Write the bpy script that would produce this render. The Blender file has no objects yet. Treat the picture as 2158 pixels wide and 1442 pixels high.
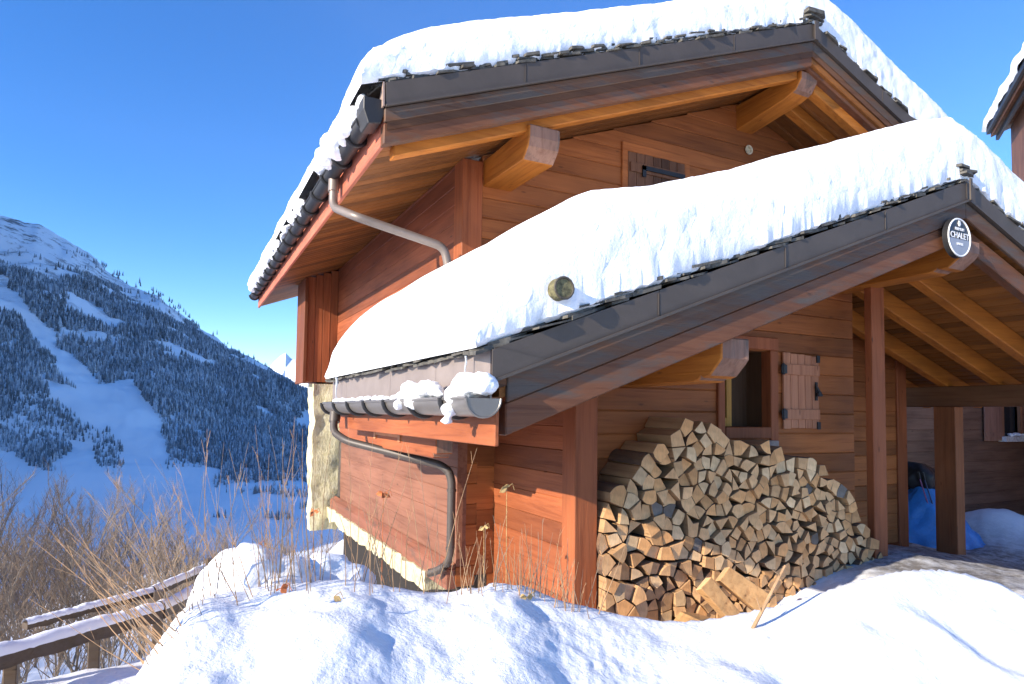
import bpy, bmesh, math, random
import numpy as np
from mathutils import Vector, Matrix, noise as mnoise

random.seed(7); RNG = np.random.default_rng(7)
sc = bpy.context.scene
COL = sc.collection
R = math.radians

# ------------------------------------------------------------------ camera
cam_d = bpy.data.cameras.new("camera"); cam = bpy.data.objects.new("camera", cam_d); COL.objects.link(cam)
XD = Vector((0.88852201, -0.45865884, 0.01267727))      # image right, in world
DN = Vector((0.03519663, 0.04058358, -0.99855604))      # image down
FW = Vector((0.45748206, 0.88768522, 0.05220265))       # view direction
cam.matrix_world = Matrix(((XD[0], -DN[0], -FW[0], 0), (XD[1], -DN[1], -FW[1], 0), (XD[2], -DN[2], -FW[2], 0), (0, 0, 0, 1)))
cam_d.sensor_width = 36.0; cam_d.lens = 36.0 * 1378 / 2158
cam_d.shift_x = -16 / 2158; cam_d.shift_y = 78 / 2158
cam_d.clip_start = 0.05; cam_d.clip_end = 20000
sc.camera = cam

# ------------------------------------------------------------------ light
SUN = Vector((1.0, 0.2, -0.38)).normalized()            # direction the light travels
w = bpy.data.worlds.new("World"); sc.world = w; w.use_nodes = True
nt = w.node_tree; bg = nt.nodes["Background"]
sky = nt.nodes.new("ShaderNodeTexSky"); sky.sky_type = 'NISHITA'; sky.sun_disc = False
sky.sun_elevation = math.asin(-SUN.z); sky.sun_rotation = math.atan2(-SUN.x, -SUN.y)
sky.altitude = 1800; sky.air_density = 1.0; sky.dust_density = 0.15; sky.ozone_density = 2.5
hs = nt.nodes.new('ShaderNodeHueSaturation'); hs.inputs['Saturation'].default_value = 1.30; hs.inputs['Hue'].default_value = 0.511; hs.inputs['Value'].default_value = 1.22
nt.links.new(sky.outputs[0], hs.inputs['Color']); nt.links.new(hs.outputs[0], bg.inputs[0]); bg.inputs[1].default_value = 0.13
sl = bpy.data.lights.new("sun", 'SUN'); sl.energy = 5.0; sl.angle = R(0.5); sl.color = (1.0, 0.90, 0.76)
so = bpy.data.objects.new("sun", sl); COL.objects.link(so); so.rotation_euler = SUN.to_track_quat('-Z', 'Y').to_euler()
sc.view_settings.view_transform = 'Standard'; sc.view_settings.look = 'None'
sc.view_settings.exposure = 1.08; sc.view_settings.gamma = 1.0

# ------------------------------------------------------------------ materials
def newmat(name):
    m = bpy.data.materials.new(name); m.use_nodes = True
    n = m.node_tree; return m, n, n.nodes["Principled BSDF"]
def N(n, t, **k):
    x = n.nodes.new(t)
    for a, b in k.items(): setattr(x, a, b)
    return x
def L(n, a, b): n.links.new(a, b)
def ramp(n, stops, src):
    r = N(n, "ShaderNodeValToRGB"); e = r.color_ramp.elements
    while len(e) < len(stops): e.new(0.5)
    for i, (p, c) in enumerate(stops): e[i].position = p; e[i].color = (*c, 1) if len(c) == 3 else c
    if src is not None: L(n, src, r.inputs[0])
    return r
def mixc(n, fac, a, b, mode='MIX'):
    m = N(n, "ShaderNodeMix", data_type='RGBA', blend_type=mode)
    for sock, v in ((0, fac), (6, a), (7, b)):
        if hasattr(v, 'links') or hasattr(v, 'is_linked'): L(n, v, m.inputs[sock])
        elif isinstance(v, tuple): m.inputs[sock].default_value = (*v, 1)
        else: m.inputs[sock].default_value = v
    return m.outputs[2]
def noise(n, vec, scale, detail=4, rough=0.55, dist=0.0):
    t = N(n, "ShaderNodeTexNoise"); t.inputs["Scale"].default_value = scale; t.inputs["Detail"].default_value = detail
    t.inputs["Roughness"].default_value = rough; t.inputs["Distortion"].default_value = dist
    if vec is not None: L(n, vec, t.inputs["Vector"])
    return t.outputs["Fac"]
def mapping(n, scale, rot=(0, 0, 0)):
    g = N(n, "ShaderNodeTexCoord"); mp = N(n, "ShaderNodeMapping"); L(n, g.outputs["Object"], mp.inputs["Vector"])
    mp.inputs["Scale"].default_value = scale; mp.inputs["Rotation"].default_value = rot
    return mp.outputs["Vector"]
def bump(n, p, h, dist, strength=1.0):
    b = N(n, "ShaderNodeBump"); b.inputs["Distance"].default_value = dist; b.inputs["Strength"].default_value = strength
    L(n, h, b.inputs["Height"]); L(n, b.outputs[0], p.inputs["Normal"])

WC = {}
def wood(axis, col, rough=0.6, weather=0.0, var=0.35, dirt=0.3):
    key = (axis, col, weather, var, dirt)
    if key in WC: return WC[key]
    m, n, p = newmat("wood"); k, a = 22.0, 1.1
    s = {'X': (a, k, k), 'Y': (k, a, k), 'Z': (k, k, a)}[axis]
    v = mapping(n, s); g1 = noise(n, v, 1.0, 6, 0.65, 0.6)
    v2 = mapping(n, tuple(c * 0.16 if c > 5 else 0.9 for c in s)); g2 = noise(n, v2, 1.0, 3, 0.5, 0.3)
    geo = N(n, "ShaderNodeNewGeometry")
    dark = tuple(c * f for c, f in zip(col, (0.66, 0.56, 0.52))); lite = tuple(min(1, c * f) for c, f in zip(col, (1.16, 1.2, 1.22)))
    c = ramp(n, [(0.25, dark), (0.5, col), (0.8, lite)], g1).outputs[0]
    hv = N(n, "ShaderNodeHueSaturation"); L(n, c, hv.inputs["Color"])
    mr = N(n, "ShaderNodeMapRange"); L(n, geo.outputs["Random Per Island"], mr.inputs[0]); mr.inputs[3].default_value = 1 - var; mr.inputs[4].default_value = 1 + var
    L(n, mr.outputs[0], hv.inputs["Value"]); c = hv.outputs[0]
    blot = ramp(n, [(0.35, (1 - dirt,) * 3), (0.65, (1, 1, 1))], g2).outputs[0]
    c = mixc(n, 1.0, c, blot, 'MULTIPLY')
    # knots
    ks = tuple(7.0 if q > 5 else 2.2 for q in s); vk = mapping(n, ks)
    vo = N(n, "ShaderNodeTexVoronoi"); L(n, vk, vo.inputs["Vector"]); vo.inputs["Scale"].default_value = 1.0
    kn = ramp(n, [(0.03, (.8, .8, .8)), (0.10, (0, 0, 0))], vo.outputs["Distance"]).outputs[0]
    c = mixc(n, kn, c, tuple(q * 0.28 for q in col))
    if weather > 0:
        wn = noise(n, mapping(n, tuple(q * 0.35 if q > 5 else 1.6 for q in s)), 1.0, 6, 0.7, 0.5)
        f = ramp(n, [(0.62 - 0.3 * weather, (0, 0, 0)), (0.80 - 0.3 * weather, (1, 1, 1))], wn).outputs[0]
        c = mixc(n, f, c, (0.09, 0.068, 0.054))
    L(n, c, p.inputs["Base Color"]); p.inputs["Roughness"].default_value = rough
    p.inputs["Specular IOR Level"].default_value = 0.25
    bump(n, p, g1, 0.006, 0.9); WC[key] = m; return m

def snow_mat(name, big=0.05, fine=0.012, col=(0.84, 0.85, 0.87)):
    m, n, p = newmat(name); c = N(n, "ShaderNodeTexCoord").outputs["Object"]
    a = noise(n, c, 7, 5, 0.6); b = noise(n, c, 38, 5, 0.65); d = noise(n, c, 170, 3, 0.6)
    ad = N(n, "ShaderNodeMath", operation='MULTIPLY_ADD'); L(n, b, ad.inputs[0]); ad.inputs[1].default_value = fine / big * 1.2; L(n, a, ad.inputs[2])
    ae = N(n, "ShaderNodeMath", operation='MULTIPLY_ADD'); L(n, d, ae.inputs[0]); ae.inputs[1].default_value = fine / big * 0.4; L(n, ad.outputs[0], ae.inputs[2])
    bump(n, p, ae.outputs[0], big, 0.8)
    p.inputs["Base Color"].default_value = (*col, 1); p.inputs["Roughness"].default_value = 0.75
    p.inputs["Specular IOR Level"].default_value = 0.2
    return m
def metal_mat(name, col, rough=0.45, met=0.5):
    m, n, p = newmat(name); c = N(n, "ShaderNodeTexCoord").outputs["Object"]
    f = noise(n, c, 3.5, 5, 0.65, 0.4); g = noise(n, c, 30, 3)
    L(n, ramp(n, [(0.25, tuple(q * 0.82 for q in col)), (0.75, tuple(q * 1.15 for q in col))], f).outputs[0], p.inputs["Base Color"])
    p.inputs["Metallic"].default_value = met; p.inputs["Roughness"].default_value = rough; bump(n, p, g, 0.002, 0.4); return m
def flat_mat(name, col, rough=0.7, nscale=12, amp=0.35, bd=0.004, stretch=(1, 1, 1)):
    m, n, p = newmat(name); c = mapping(n, stretch)
    f = noise(n, c, nscale, 6, 0.65)
    L(n, ramp(n, [(0.3, tuple(q * (1 - amp) for q in col)), (0.7, tuple(min(1, q * (1 + amp)) for q in col))], f).outputs[0], p.inputs["Base Color"])
    p.inputs["Roughness"].default_value = rough; bump(n, p, f, bd, 0.8); return m

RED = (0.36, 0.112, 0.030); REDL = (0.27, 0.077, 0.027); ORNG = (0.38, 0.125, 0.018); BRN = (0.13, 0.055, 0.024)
M_snow = snow_mat("snow_packed", 0.016, 0.007); M_snow_soft = snow_mat("snow_soft", 0.015, 0.005)
M_metal = metal_mat("bronze_flashing", (0.075, 0.058, 0.046), .6, .12); M_gut = metal_mat("gutter_metal", (0.20, 0.18, 0.16), 0.4)
M_black = metal_mat("black_iron", (0.025, 0.024, 0.025), 0.5, 0.3); M_pipe = metal_mat("pipe_metal", (0.20, 0.16, 0.135), 0.45, 0.3)
M_slate = flat_mat("slate", (0.075, 0.068, 0.055), 0.7, 14, 0.7, 0.01)
M_shade = flat_mat("shade_black", (0.012, 0.008, 0.006), 0.9)  # near-black paint for the shade in the cavity under the house
M_glass = metal_mat("window_glass", (0.03, 0.035, 0.04), 0.08, 0.0)
def plaster():
    m, n, p = newmat("lichen_plaster"); c = N(n, "ShaderNodeTexCoord").outputs["Object"]
    f = noise(n, c, 9, 6, 0.7, 0.5); s = noise(n, mapping(n, (14, 14, 5)), 1.0, 5, 0.75)
    a = ramp(n, [(0.3, (0.44, 0.38, 0.20)), (0.55, (0.58, 0.52, 0.33)), (0.8, (0.64, 0.60, 0.45))], f).outputs[0]
    k = ramp(n, [(0.30, (0.25, 0.25, 0.17)), (0.42, (1, 1, 1))], s).outputs[0]
    L(n, mixc(n, 0.8, a, k, 'MULTIPLY'), p.inputs["Base Color"]); p.inputs["Roughness"].default_value = 0.9
    bump(n, p, s, 0.03, 0.9); return m
M_plaster = plaster()

# ------------------------------------------------------------------ mesh builder
class MB:
    def __init__(s): s.v = []; s.f = []; s.m = []
    def add(s, vs, fs, mi=0):
        o = len(s.v); s.v += [tuple(q) for q in vs]; s.f += [tuple(o + i for i in f) for f in fs]; s.m += [mi] * len(fs)
    def box(s, x0, x1, y0, y1, z0, z1, mi=0):
        s.add([(x0, y0, z0), (x1, y0, z0), (x1, y1, z0), (x0, y1, z0), (x0, y0, z1), (x1, y0, z1), (x1, y1, z1), (x0, y1, z1)],
              [(0, 3, 2, 1), (4, 5, 6, 7), (0, 1, 5, 4), (1, 2, 6, 5), (2, 3, 7, 6), (3, 0, 4, 7)], mi)
    def prism(s, poly, ax, a, b, mi=0, cap=None):
        """poly: 2-D points in the plane across axis ax ('Y': (x,z), 'X': (y,z), 'Z': (x,y))"""
        def P(q, t): return {'Y': (q[0], t, q[1]), 'X': (t, q[0], q[1]), 'Z': (q[0], q[1], t)}[ax]
        n = len(poly); ar = sum(poly[i][0] * poly[(i + 1) % n][1] - poly[(i + 1) % n][0] * poly[i][1] for i in range(n))
        if (ar > 0) == (ax == 'Y'): poly = poly[::-1]
        vs = [P(q, a) for q in poly] + [P(q, b) for q in poly]
        fs = [tuple(range(n))[::-1], tuple(range(n, 2 * n))] + [(i, (i + 1) % n, n + (i + 1) % n, n + i) for i in range(n)]
        s.add(vs, fs, mi)
        if cap is not None: s.m[-(n + 2)] = cap
    def tube(s, pts, rad, n=10, caps=True, mi=0):
        pts = [Vector(p) for p in pts]; rs = rad if isinstance(rad, (list, tuple)) else [rad] * len(pts)
        o = len(s.v); up = None
        for i, p in enumerate(pts):
            t = (pts[min(i + 1, len(pts) - 1)] - pts[max(i - 1, 0)]).normalized()
            if up is None: up = t.orthogonal().normalized()
            up = (up - t * up.dot(t)).normalized(); b = t.cross(up)
            for k in range(n):
                a = 2 * math.pi * k / n; s.v.append(tuple(p + (up * math.cos(a) + b * math.sin(a)) * rs[i]))
        for i in range(len(pts) - 1):
            for k in range(n):
                s.f.append((o + i * n + k, o + i * n + (k + 1) % n, o + (i + 1) * n + (k + 1) % n, o + (i + 1) * n + k)); s.m.append(mi)
        if caps:
            s.f.append(tuple(o + k for k in range(n))[::-1]); s.f.append(tuple(o + (len(pts) - 1) * n + k for k in range(n))); s.m += [mi, mi]
    def build(s, name, mats, parent=None, org=None, smooth=False, bevel=0.0, recalc=True):
        if not isinstance(mats, (list, tuple)): mats = [mats]
        if org is None: org = (0, 0, 0)
        po = parent.get('_org', (0, 0, 0)) if parent else (0, 0, 0)
        if parent: org = po
        me = bpy.data.meshes.new(name)
        me.from_pydata([(a - org[0], b - org[1], c - org[2]) for a, b, c in s.v], [], s.f)
        for m in mats: me.materials.append(m)
        me.polygons.foreach_set("material_index", s.m)
        if recalc:
            bm = bmesh.new(); bm.from_mesh(me); bmesh.ops.recalc_face_normals(bm, faces=bm.faces); bm.to_mesh(me); bm.free()
        if smooth:
            me.polygons.foreach_set("use_smooth", [True] * len(me.polygons))
            try: me.set_sharp_from_angle(angle=R(50))
            except Exception: pass
        me.update(); o = bpy.data.objects.new(name, me); COL.objects.link(o)
        if parent: o.parent = parent; ORG[o.name] = org
        else: o.location = org; ORG[o.name] = org
        if bevel:
            b = o.modifiers.new("bevel", 'BEVEL'); b.width = bevel; b.segments = 1; b.limit_method = 'ANGLE'; b.angle_limit = R(40)
        return o
ORG = {}
_b = MB.build
def build(self, name, mats, parent=None, org=None, **k):
    if parent is not None:
        me_org = ORG[parent.name]
        o = _b(self, name, mats, None, me_org, **k); o.location = (0, 0, 0); o.parent = parent; ORG[o.name] = me_org
        return o
    return _b(self, name, mats, None, org, **k)
MB.build = build
def tag(o, label=None, cat=None, group=None, kind=None):
    for k, v in (('label', label), ('category', cat), ('group', group), ('kind', kind)):
        if v: o[k] = v
    return o
def empty(name, loc, label, cat, group=None):
    o = bpy.data.objects.new(name, None); o.location = loc; COL.objects.link(o); ORG[o.name] = tuple(loc); o.empty_display_size = 0.3
    return tag(o, label, cat, group)

def jag(a, b, amp, n):
    return [a + (b - a) * i / n + random.uniform(-amp, amp) for i in range(n + 1)]

# ------------------------------------------------------------------ terrain (one sheet from here to the horizon)
CX = [-2000, 0, 230, 300, 350, 400, 440, 500, 560, 640, 760, 850, 950, 1080, 1140, 1200, 1330, 1420, 1520, 1620, 1700, 1800, 1900, 1990, 2100, 2158, 2300, 3000, 5000]
CY = [1620, 1600, 1520, 1442, 1338, 1275, 1245, 1236, 1232, 1222, 1212, 1238, 1243, 1218, 1236, 1262, 1290, 1303, 1292, 1270, 1252, 1214, 1192, 1190, 1216, 1258, 1290, 1400, 1500]
CV = [2.4, 2.4, 2.4, 2.5, 2.6, 2.75, 2.9, 3.0, 3.1, 3.1, 3.2, 3.25, 3.3, 3.4, 3.42, 3.42, 3.42, 3.42, 3.45, 3.5, 3.55, 3.6, 3.7, 3.8, 3.75, 3.6, 3.4, 2.4, 2.4]
_gx = np.arange(-2000, 5001, 5.0); _k = np.exp(-0.5 * (np.arange(-40, 41) * 5 / 34.0) ** 2); _k /= _k.sum()
CYs = np.convolve(np.pad(np.interp(_gx, CX, CY), 40, mode='edge'), _k, 'valid'); CVs = np.convolve(np.pad(np.interp(_gx, CX, CV), 40, mode='edge'), _k, 'valid')
SKX = [-900, -300, 0, 60, 130, 200, 250, 330, 400, 480, 560, 640, 760, 900, 1300, 2200, 4000]
SKY = [-20, 290, 424, 450, 500, 548, 578, 612, 672, 729, 768, 822, 870, 875, 880, 885, 885]
def fbm(x, y, sc_, oct_=5, seed=0.0):
    out = np.zeros_like(x); amp = 1.0; f = sc_
    for o in range(oct_):
        # value-noise by hashing a lattice
        xi = np.floor(x * f + seed * 17.3 + o * 5.1); yi = np.floor(y * f - seed * 9.7 + o * 3.3)
        fx = x * f + seed * 17.3 + o * 5.1 - xi; fy = y * f - seed * 9.7 + o * 3.3 - yi
        fx = fx * fx * fx * (fx * (fx * 6 - 15) + 10); fy = fy * fy * fy * (fy * (fy * 6 - 15) + 10)
        def h(a, b):
            t = np.sin(a * 127.1 + b * 311.7 + seed * 74.7) * 43758.5453; return t - np.floor(t)
        v = h(xi, yi) * (1 - fx) * (1 - fy) + h(xi + 1, yi) * fx * (1 - fy) + h(xi, yi + 1) * (1 - fx) * fy + h(xi + 1, yi + 1) * fx * fy
        out += amp * (v - 0.5) * 2; amp *= 0.5; f *= 2.03
    return out
def sstep(a, b, x):
    t = np.clip((x - a) / (b - a), 0, 1); return t * t * (3 - 2 * t)
def ground_z(u, v):
    """height at camera-plan coordinates (u right, v forward)"""
    u = np.asarray(u, float); v = np.asarray(v, float)
    n2 = math.hypot(FW[0], FW[1]); fx, fy = FW[0] / n2, FW[1] / n2; rx, ry = fy, -fx
    X = fx * v + rx * u; Y = fy * v + ry * u
    r = np.hypot(u, v); th = np.arctan2(u, v)
    q = np.clip(np.tan(np.clip(th, -1.35, 1.35)), -4.4, 4.4); px = 1095 + 1378 * q
    px = np.where(np.abs(th) > 1.35, np.where(th > 0, 5000, -2000), px)
    vc = np.interp(px, _gx, CVs); yc = np.interp(px, _gx, CYs)
    hor = 870.8 + 0.0127 * (px - 1079)
    zc = -(yc - hor) / 1378 * vc
    ca = np.cos(np.clip(th, -1.35, 1.35)); rc = vc / ca
    # base ground round the house
    base = np.where(X > 2.2, -1.5, -1.5 - 0.5 * (2.2 - X))
    base = np.maximum(base, -2.72)
    base = base + (-2.72 - base) * sstep(14, 28, Y) * sstep(12, 5, X)
    base = base - 0.16 * np.clip(X - 7, 0, 9) * sstep(60, 25, Y) - 0.10 * np.clip(Y - 6, 0, 9) * sstep(3, 2, X) * sstep(30, 15, Y)
    base = base - 1.1 * np.exp(-(((X - 2.2) / 1.0) ** 2)) * sstep(5.2, 6.3, Y) * sstep(14, 12, Y) - 0.38 * np.exp(-(((X - 4.2) / 1.2) ** 2 + ((Y - 4.4) / .8) ** 2))
    base = base + 0.95 * np.exp(-(((X - 14.0) / 1.5) ** 2 + ((Y - 7.0) / 1.2) ** 2)) + 0.05 * fbm(X, Y, 0.9, 5, 3) * sstep(4.5, 6, r)
    # bench edge on the left, then the slope to the valley floor
    edge = np.interp(u, [-14, -5.56, -4.2, -2.5, 0, 6], [3.5, 7, 9.0, 12.5, 16, 26])
    s = np.clip(v - edge, 0, None)
    fall = -0.34 * s
    z = base + np.where(u < 6, fall, fall * sstep(30, 6, u) )
    z = z - 0.12 * np.clip(-v - 6, 0, 60) * 0
    # valley floor and mountain
    floor = -62.0 + 6 * fbm(X, Y, 0.006, 4, 9)
    z = np.maximum(z, floor)
    ysk = np.interp(px, SKX, SKY); D = 1500.0; zs = (hor - ysk) / 1378 * D
    t = np.clip((v - 430) / (D - 430), 0, 1); tt = t ** 1.15
    mtn = floor + (zs - floor) * tt - np.clip(v - D, 0, None) * 0.35
    rug = fbm(X, Y, 0.0045, 6, 2) * 26 * np.sin(np.clip(t, 0, 1) * math.pi) + fbm(X, Y, 0.02, 4, 5) * 7 * t
    z = np.where(v > 430, np.maximum(mtn + rug, -80), z)
    shade_spur = 0.95 * np.clip(v, 0, 1500) * sstep(-0.90, -1.35, np.where(v > 1, u / np.maximum(v, 1), 0)) * sstep(110, 300, v)  # unseen ridge left of view, added to keep sun off the mountainside
    z = z + np.where((v > 110) & (u < 0), shade_spur, 0)
    # the bank of snow in front of us
    ths = np.abs(th)
    d = rc - r
    k = sstep(1.2, 0.0, np.abs(px - 1800) / 900)
    near = zc - np.where(d > 0, 0.05 * d + 0.20 * d * d / (0.7 + d), 0) * (1 + 1.1 * sstep(1500, 1900, px))
    near = np.maximum(near, -1.75)
    lump = 0.018 * fbm(X, Y, 1.5, 3, 1) + 0.0075 * fbm(X, Y, 7.5, 3, 4) + 0.0035 * fbm(X, Y, 28, 3, 6) * (0.4 + np.clip(fbm(X, Y, 1.1, 2, 14), 0, 1) * 2)
    lump = lump * (1.25 - 0.65 * sstep(1050, 1500, px))
    # long soft folds on the right part of the bank
    fold = (0.032 * np.sin((u + v * 0.75) * 3.4 + 1.6 * fbm(X, Y, 0.6, 2, 8)) + 0.02 * np.sin((u + v * 1.1) * 8.3 + 2 * fbm(X, Y, 0.9, 2, 18)) + 0.016 * fbm(X, Y, 5, 3, 19)) * sstep(1250, 1700, px) * sstep(0.05, 0.7, d)
    near = near + (lump + fold) * sstep(-0.1, 0.15, d) + lump * 0.35 * sstep(0.15, -0.1, d)
    back = zc - 1.1 * (-d) - 0.9 * d * d
    zz = np.where(d > 0, near, np.maximum(back, z))
    z = np.where(r < rc + 2.5, zz, z)
    z = z + 0.02 * fbm(X, Y, 2.2, 4, 11) * sstep(3.5, 5, r) * sstep(60, 30, r)
    return X, Y, z

def ground_mesh():
    ang = np.concatenate([np.arange(-180, -62, 4.0), np.arange(-62, -40, 0.8), np.arange(-40, 42, 0.16), np.arange(42, 62, 0.8), np.arange(62, 180, 4.0)])
    rs = [0.25]
    while rs[-1] < 12: rs.append(rs[-1] * 1.0105)
    while rs[-1] < 400: rs.append(rs[-1] * 1.03)
    while rs[-1] < 1600: rs.append(rs[-1] * 1.010)
    while rs[-1] < 9000: rs.append(rs[-1] * 1.12)
    rs = np.array(rs); A, Rr = np.meshgrid(np.radians(ang), rs)
    X, Y, Z = ground_z(Rr * np.sin(A), Rr * np.cos(A))
    nr, na = A.shape; co = np.stack([X, Y, Z], -1).reshape(-1, 3)
    i = np.arange(nr - 1)[:, None] * na; j = np.arange(na)[None, :]; j2 = (j + 1) % na
    F = np.stack([i + j, i + j2, i + na + j2, i + na + j], -1).reshape(-1, 4)
    cidx = len(co); co = np.vstack([co, [[0, 0, float(Z[0].mean())]]])
    tri = np.stack([np.full(na, cidx), (np.arange(na) + 1) % na, np.arange(na)], -1)
    me = bpy.data.meshes.new("ground"); me.vertices.add(len(co)); me.vertices.foreach_set("co", co.ravel().astype(np.float32))
    nl = F.size + tri.size; me.loops.add(nl); me.loops.foreach_set("vertex_index", np.concatenate([F.ravel(), tri.ravel()]).astype(np.int32))
    npoly = len(F) + len(tri); me.polygons.add(npoly)
    me.polygons.foreach_set("loop_start", np.concatenate([np.arange(len(F)) * 4, F.size + np.arange(len(tri)) * 3]).astype(np.int32))
    me.polygons.foreach_set("loop_total", np.concatenate([np.full(len(F), 4), np.full(len(tri), 3)]).astype(np.int32))
    me.update(calc_edges=True); me.validate()
    me.polygons.foreach_set("use_smooth", [True] * len(me.polygons))
    m, n, p = newmat("snow_ground"); c = N(n, "ShaderNodeTexCoord").outputs["Object"]
    b1 = noise(n, c, 9, 6, 0.6); b2 = noise(n, c, 60, 4, 0.65)
    ad = N(n, "ShaderNodeMath", operation='MULTIPLY_ADD'); L(n, b2, ad.inputs[0]); ad.inputs[1].default_value = 0.22; L(n, b1, ad.inputs[2])
    bump(n, p, ad.outputs[0], 0.03, 0.55)
    # bare rock showing through on steep, high ground; trodden grey snow round the porch, painted darker for its shade
    geo = N(n, "ShaderNodeNewGeometry"); sep = N(n, "ShaderNodeSeparateXYZ"); L(n, c, sep.inputs[0])
    sn = N(n, "ShaderNodeSeparateXYZ"); L(n, geo.outputs["True Normal"], sn.inputs[0])
    rk = noise(n, c, 0.02, 8, 0.75); hz = N(n, "ShaderNodeMapRange"); L(n, sep.outputs[2], hz.inputs[0]); hz.inputs[1].default_value = 60; hz.inputs[2].default_value = 330
    mu = N(n, "ShaderNodeMath", operation='MULTIPLY'); L(n, hz.outputs[0], mu.inputs[0])
    rr_ = ramp(n, [(0.52, (0, 0, 0)), (0.60, (1, 1, 1))], rk); L(n, rr_.outputs[0], mu.inputs[1])
    c1 = mixc(n, mu.outputs[0], (0.78, 0.795, 0.82), (0.16, 0.15, 0.15))
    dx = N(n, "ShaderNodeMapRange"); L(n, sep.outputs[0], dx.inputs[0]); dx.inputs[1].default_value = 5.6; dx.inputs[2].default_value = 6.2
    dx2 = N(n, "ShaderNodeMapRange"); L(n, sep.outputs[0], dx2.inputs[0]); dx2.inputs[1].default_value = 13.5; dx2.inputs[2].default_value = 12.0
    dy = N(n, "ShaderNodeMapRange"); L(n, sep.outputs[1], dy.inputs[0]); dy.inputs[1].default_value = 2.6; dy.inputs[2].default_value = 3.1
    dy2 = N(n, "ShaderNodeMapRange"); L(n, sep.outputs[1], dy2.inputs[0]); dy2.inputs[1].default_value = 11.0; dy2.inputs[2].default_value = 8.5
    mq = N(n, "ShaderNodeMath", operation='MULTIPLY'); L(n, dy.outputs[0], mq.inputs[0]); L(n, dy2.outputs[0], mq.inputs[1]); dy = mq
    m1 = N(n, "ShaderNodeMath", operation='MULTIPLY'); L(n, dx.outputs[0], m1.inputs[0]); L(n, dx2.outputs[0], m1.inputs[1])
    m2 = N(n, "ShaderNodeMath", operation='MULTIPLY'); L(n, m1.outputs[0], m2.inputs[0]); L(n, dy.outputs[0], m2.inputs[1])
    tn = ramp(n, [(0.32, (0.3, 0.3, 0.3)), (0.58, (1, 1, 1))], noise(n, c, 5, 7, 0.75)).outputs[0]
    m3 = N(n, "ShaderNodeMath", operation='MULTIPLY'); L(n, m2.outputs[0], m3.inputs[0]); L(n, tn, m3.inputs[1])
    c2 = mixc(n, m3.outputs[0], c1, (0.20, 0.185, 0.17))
    L(n, c2, p.inputs["Base Color"]); p.inputs["Roughness"].default_value = 0.75; p.inputs["Specular IOR Level"].default_value = 0.2
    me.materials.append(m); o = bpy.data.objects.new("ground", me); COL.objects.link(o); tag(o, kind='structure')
ground_mesh()
def gz_world(X, Y):
    n2 = math.hypot(FW[0], FW[1]); fx, fy = FW[0] / n2, FW[1] / n2
    v = X * fx + Y * fy; u = X * fy - Y * fx
    return float(ground_z(np.array([u]), np.array([v]))[2][0])

# far snowy peak beyond the valley's end
def far_peak():
    b = MB(); cols = 90; rows = 14; Dd = 7000.0; fx, fy = FW[0], FW[1]
    pts = []
    for j in range(rows):
        for i in range(cols):
            q = -0.62 + 0.8 * i / (cols - 1); v = Dd + j * 250
            peak = 400 * math.exp(-((q + 0.362) / 0.05) ** 2) + 330 * math.exp(-((q + 0.28) / 0.06) ** 2) + 150
            h = peak * (1 - j / (rows - 1)) if j > 3 else peak * (0.2 + 0.8 * j / 3)
            h += 90 * mnoise.fractal(Vector((q * 45, j * 0.7, 3)), .9, 2, 4)
            u = q * v; pts.append((fx * v + fy * u, fy * v - fx * u, h * 1.15 - 60))
    b.add(pts, [(j * cols + i, j * cols + i + 1, (j + 1) * cols + i + 1, (j + 1) * cols + i) for j in range(rows - 1) for i in range(cols - 1)])
    o = b.build("far_mountain", flat_mat("peak_snow", (0.80, 0.83, 0.88), 0.8, 0.004, 0.15, 20), recalc=False)
    tag(o, kind='structure')
far_peak()

# ------------------------------------------------------------------ forest on the mountain
CLEAR = [
 [(-60, 560), (0, 590), (70, 650), (150, 735), (215, 800), (290, 805), (330, 860), (345, 960), (352, 1020), (330, 1120), (250, 1120), (252, 930), (170, 830), (100, 740), (40, 660), (-60, 640)],
 [(95, 793), (140, 800), (190, 850), (228, 892), (210, 905), (150, 862), (105, 822)],
 [(130, 615), (170, 632), (210, 652), (272, 685), (255, 697), (200, 678), (140, 648)],
 [(300, 720), (350, 726), (400, 746), (452, 762), (442, 778), (400, 774), (345, 748)],
 [(515, 783), (560, 800), (552, 815), (520, 798)],
 [(-60, 935), (0, 938), (50, 965), (90, 990), (125, 995), (140, 922), (188, 925), (198, 965), (225, 985), (250, 1040), (-60, 1040)],
 [(440, 812), (470, 822), (500, 832), (495, 840), (450, 826)], [(545, 845), (575, 850), (600, 872), (570, 880), (545, 866)], [(620, 870), (660, 875), (660, 900), (625, 895)],
 [(395, 900), (430, 903), (430, 914), (400, 914)]]
def in_poly(x, y, P):
    c = np.zeros(x.shape, bool); n = len(P)
    for i in range(n):
        x0, y0 = P[i]; x1, y1 = P[(i + 1) % n]
        t = ((y0 > y) != (y1 > y)) & (x < (x1 - x0) * (y - y0) / (y1 - y0 + 1e-9) + x0); c ^= t
    return c
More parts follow.
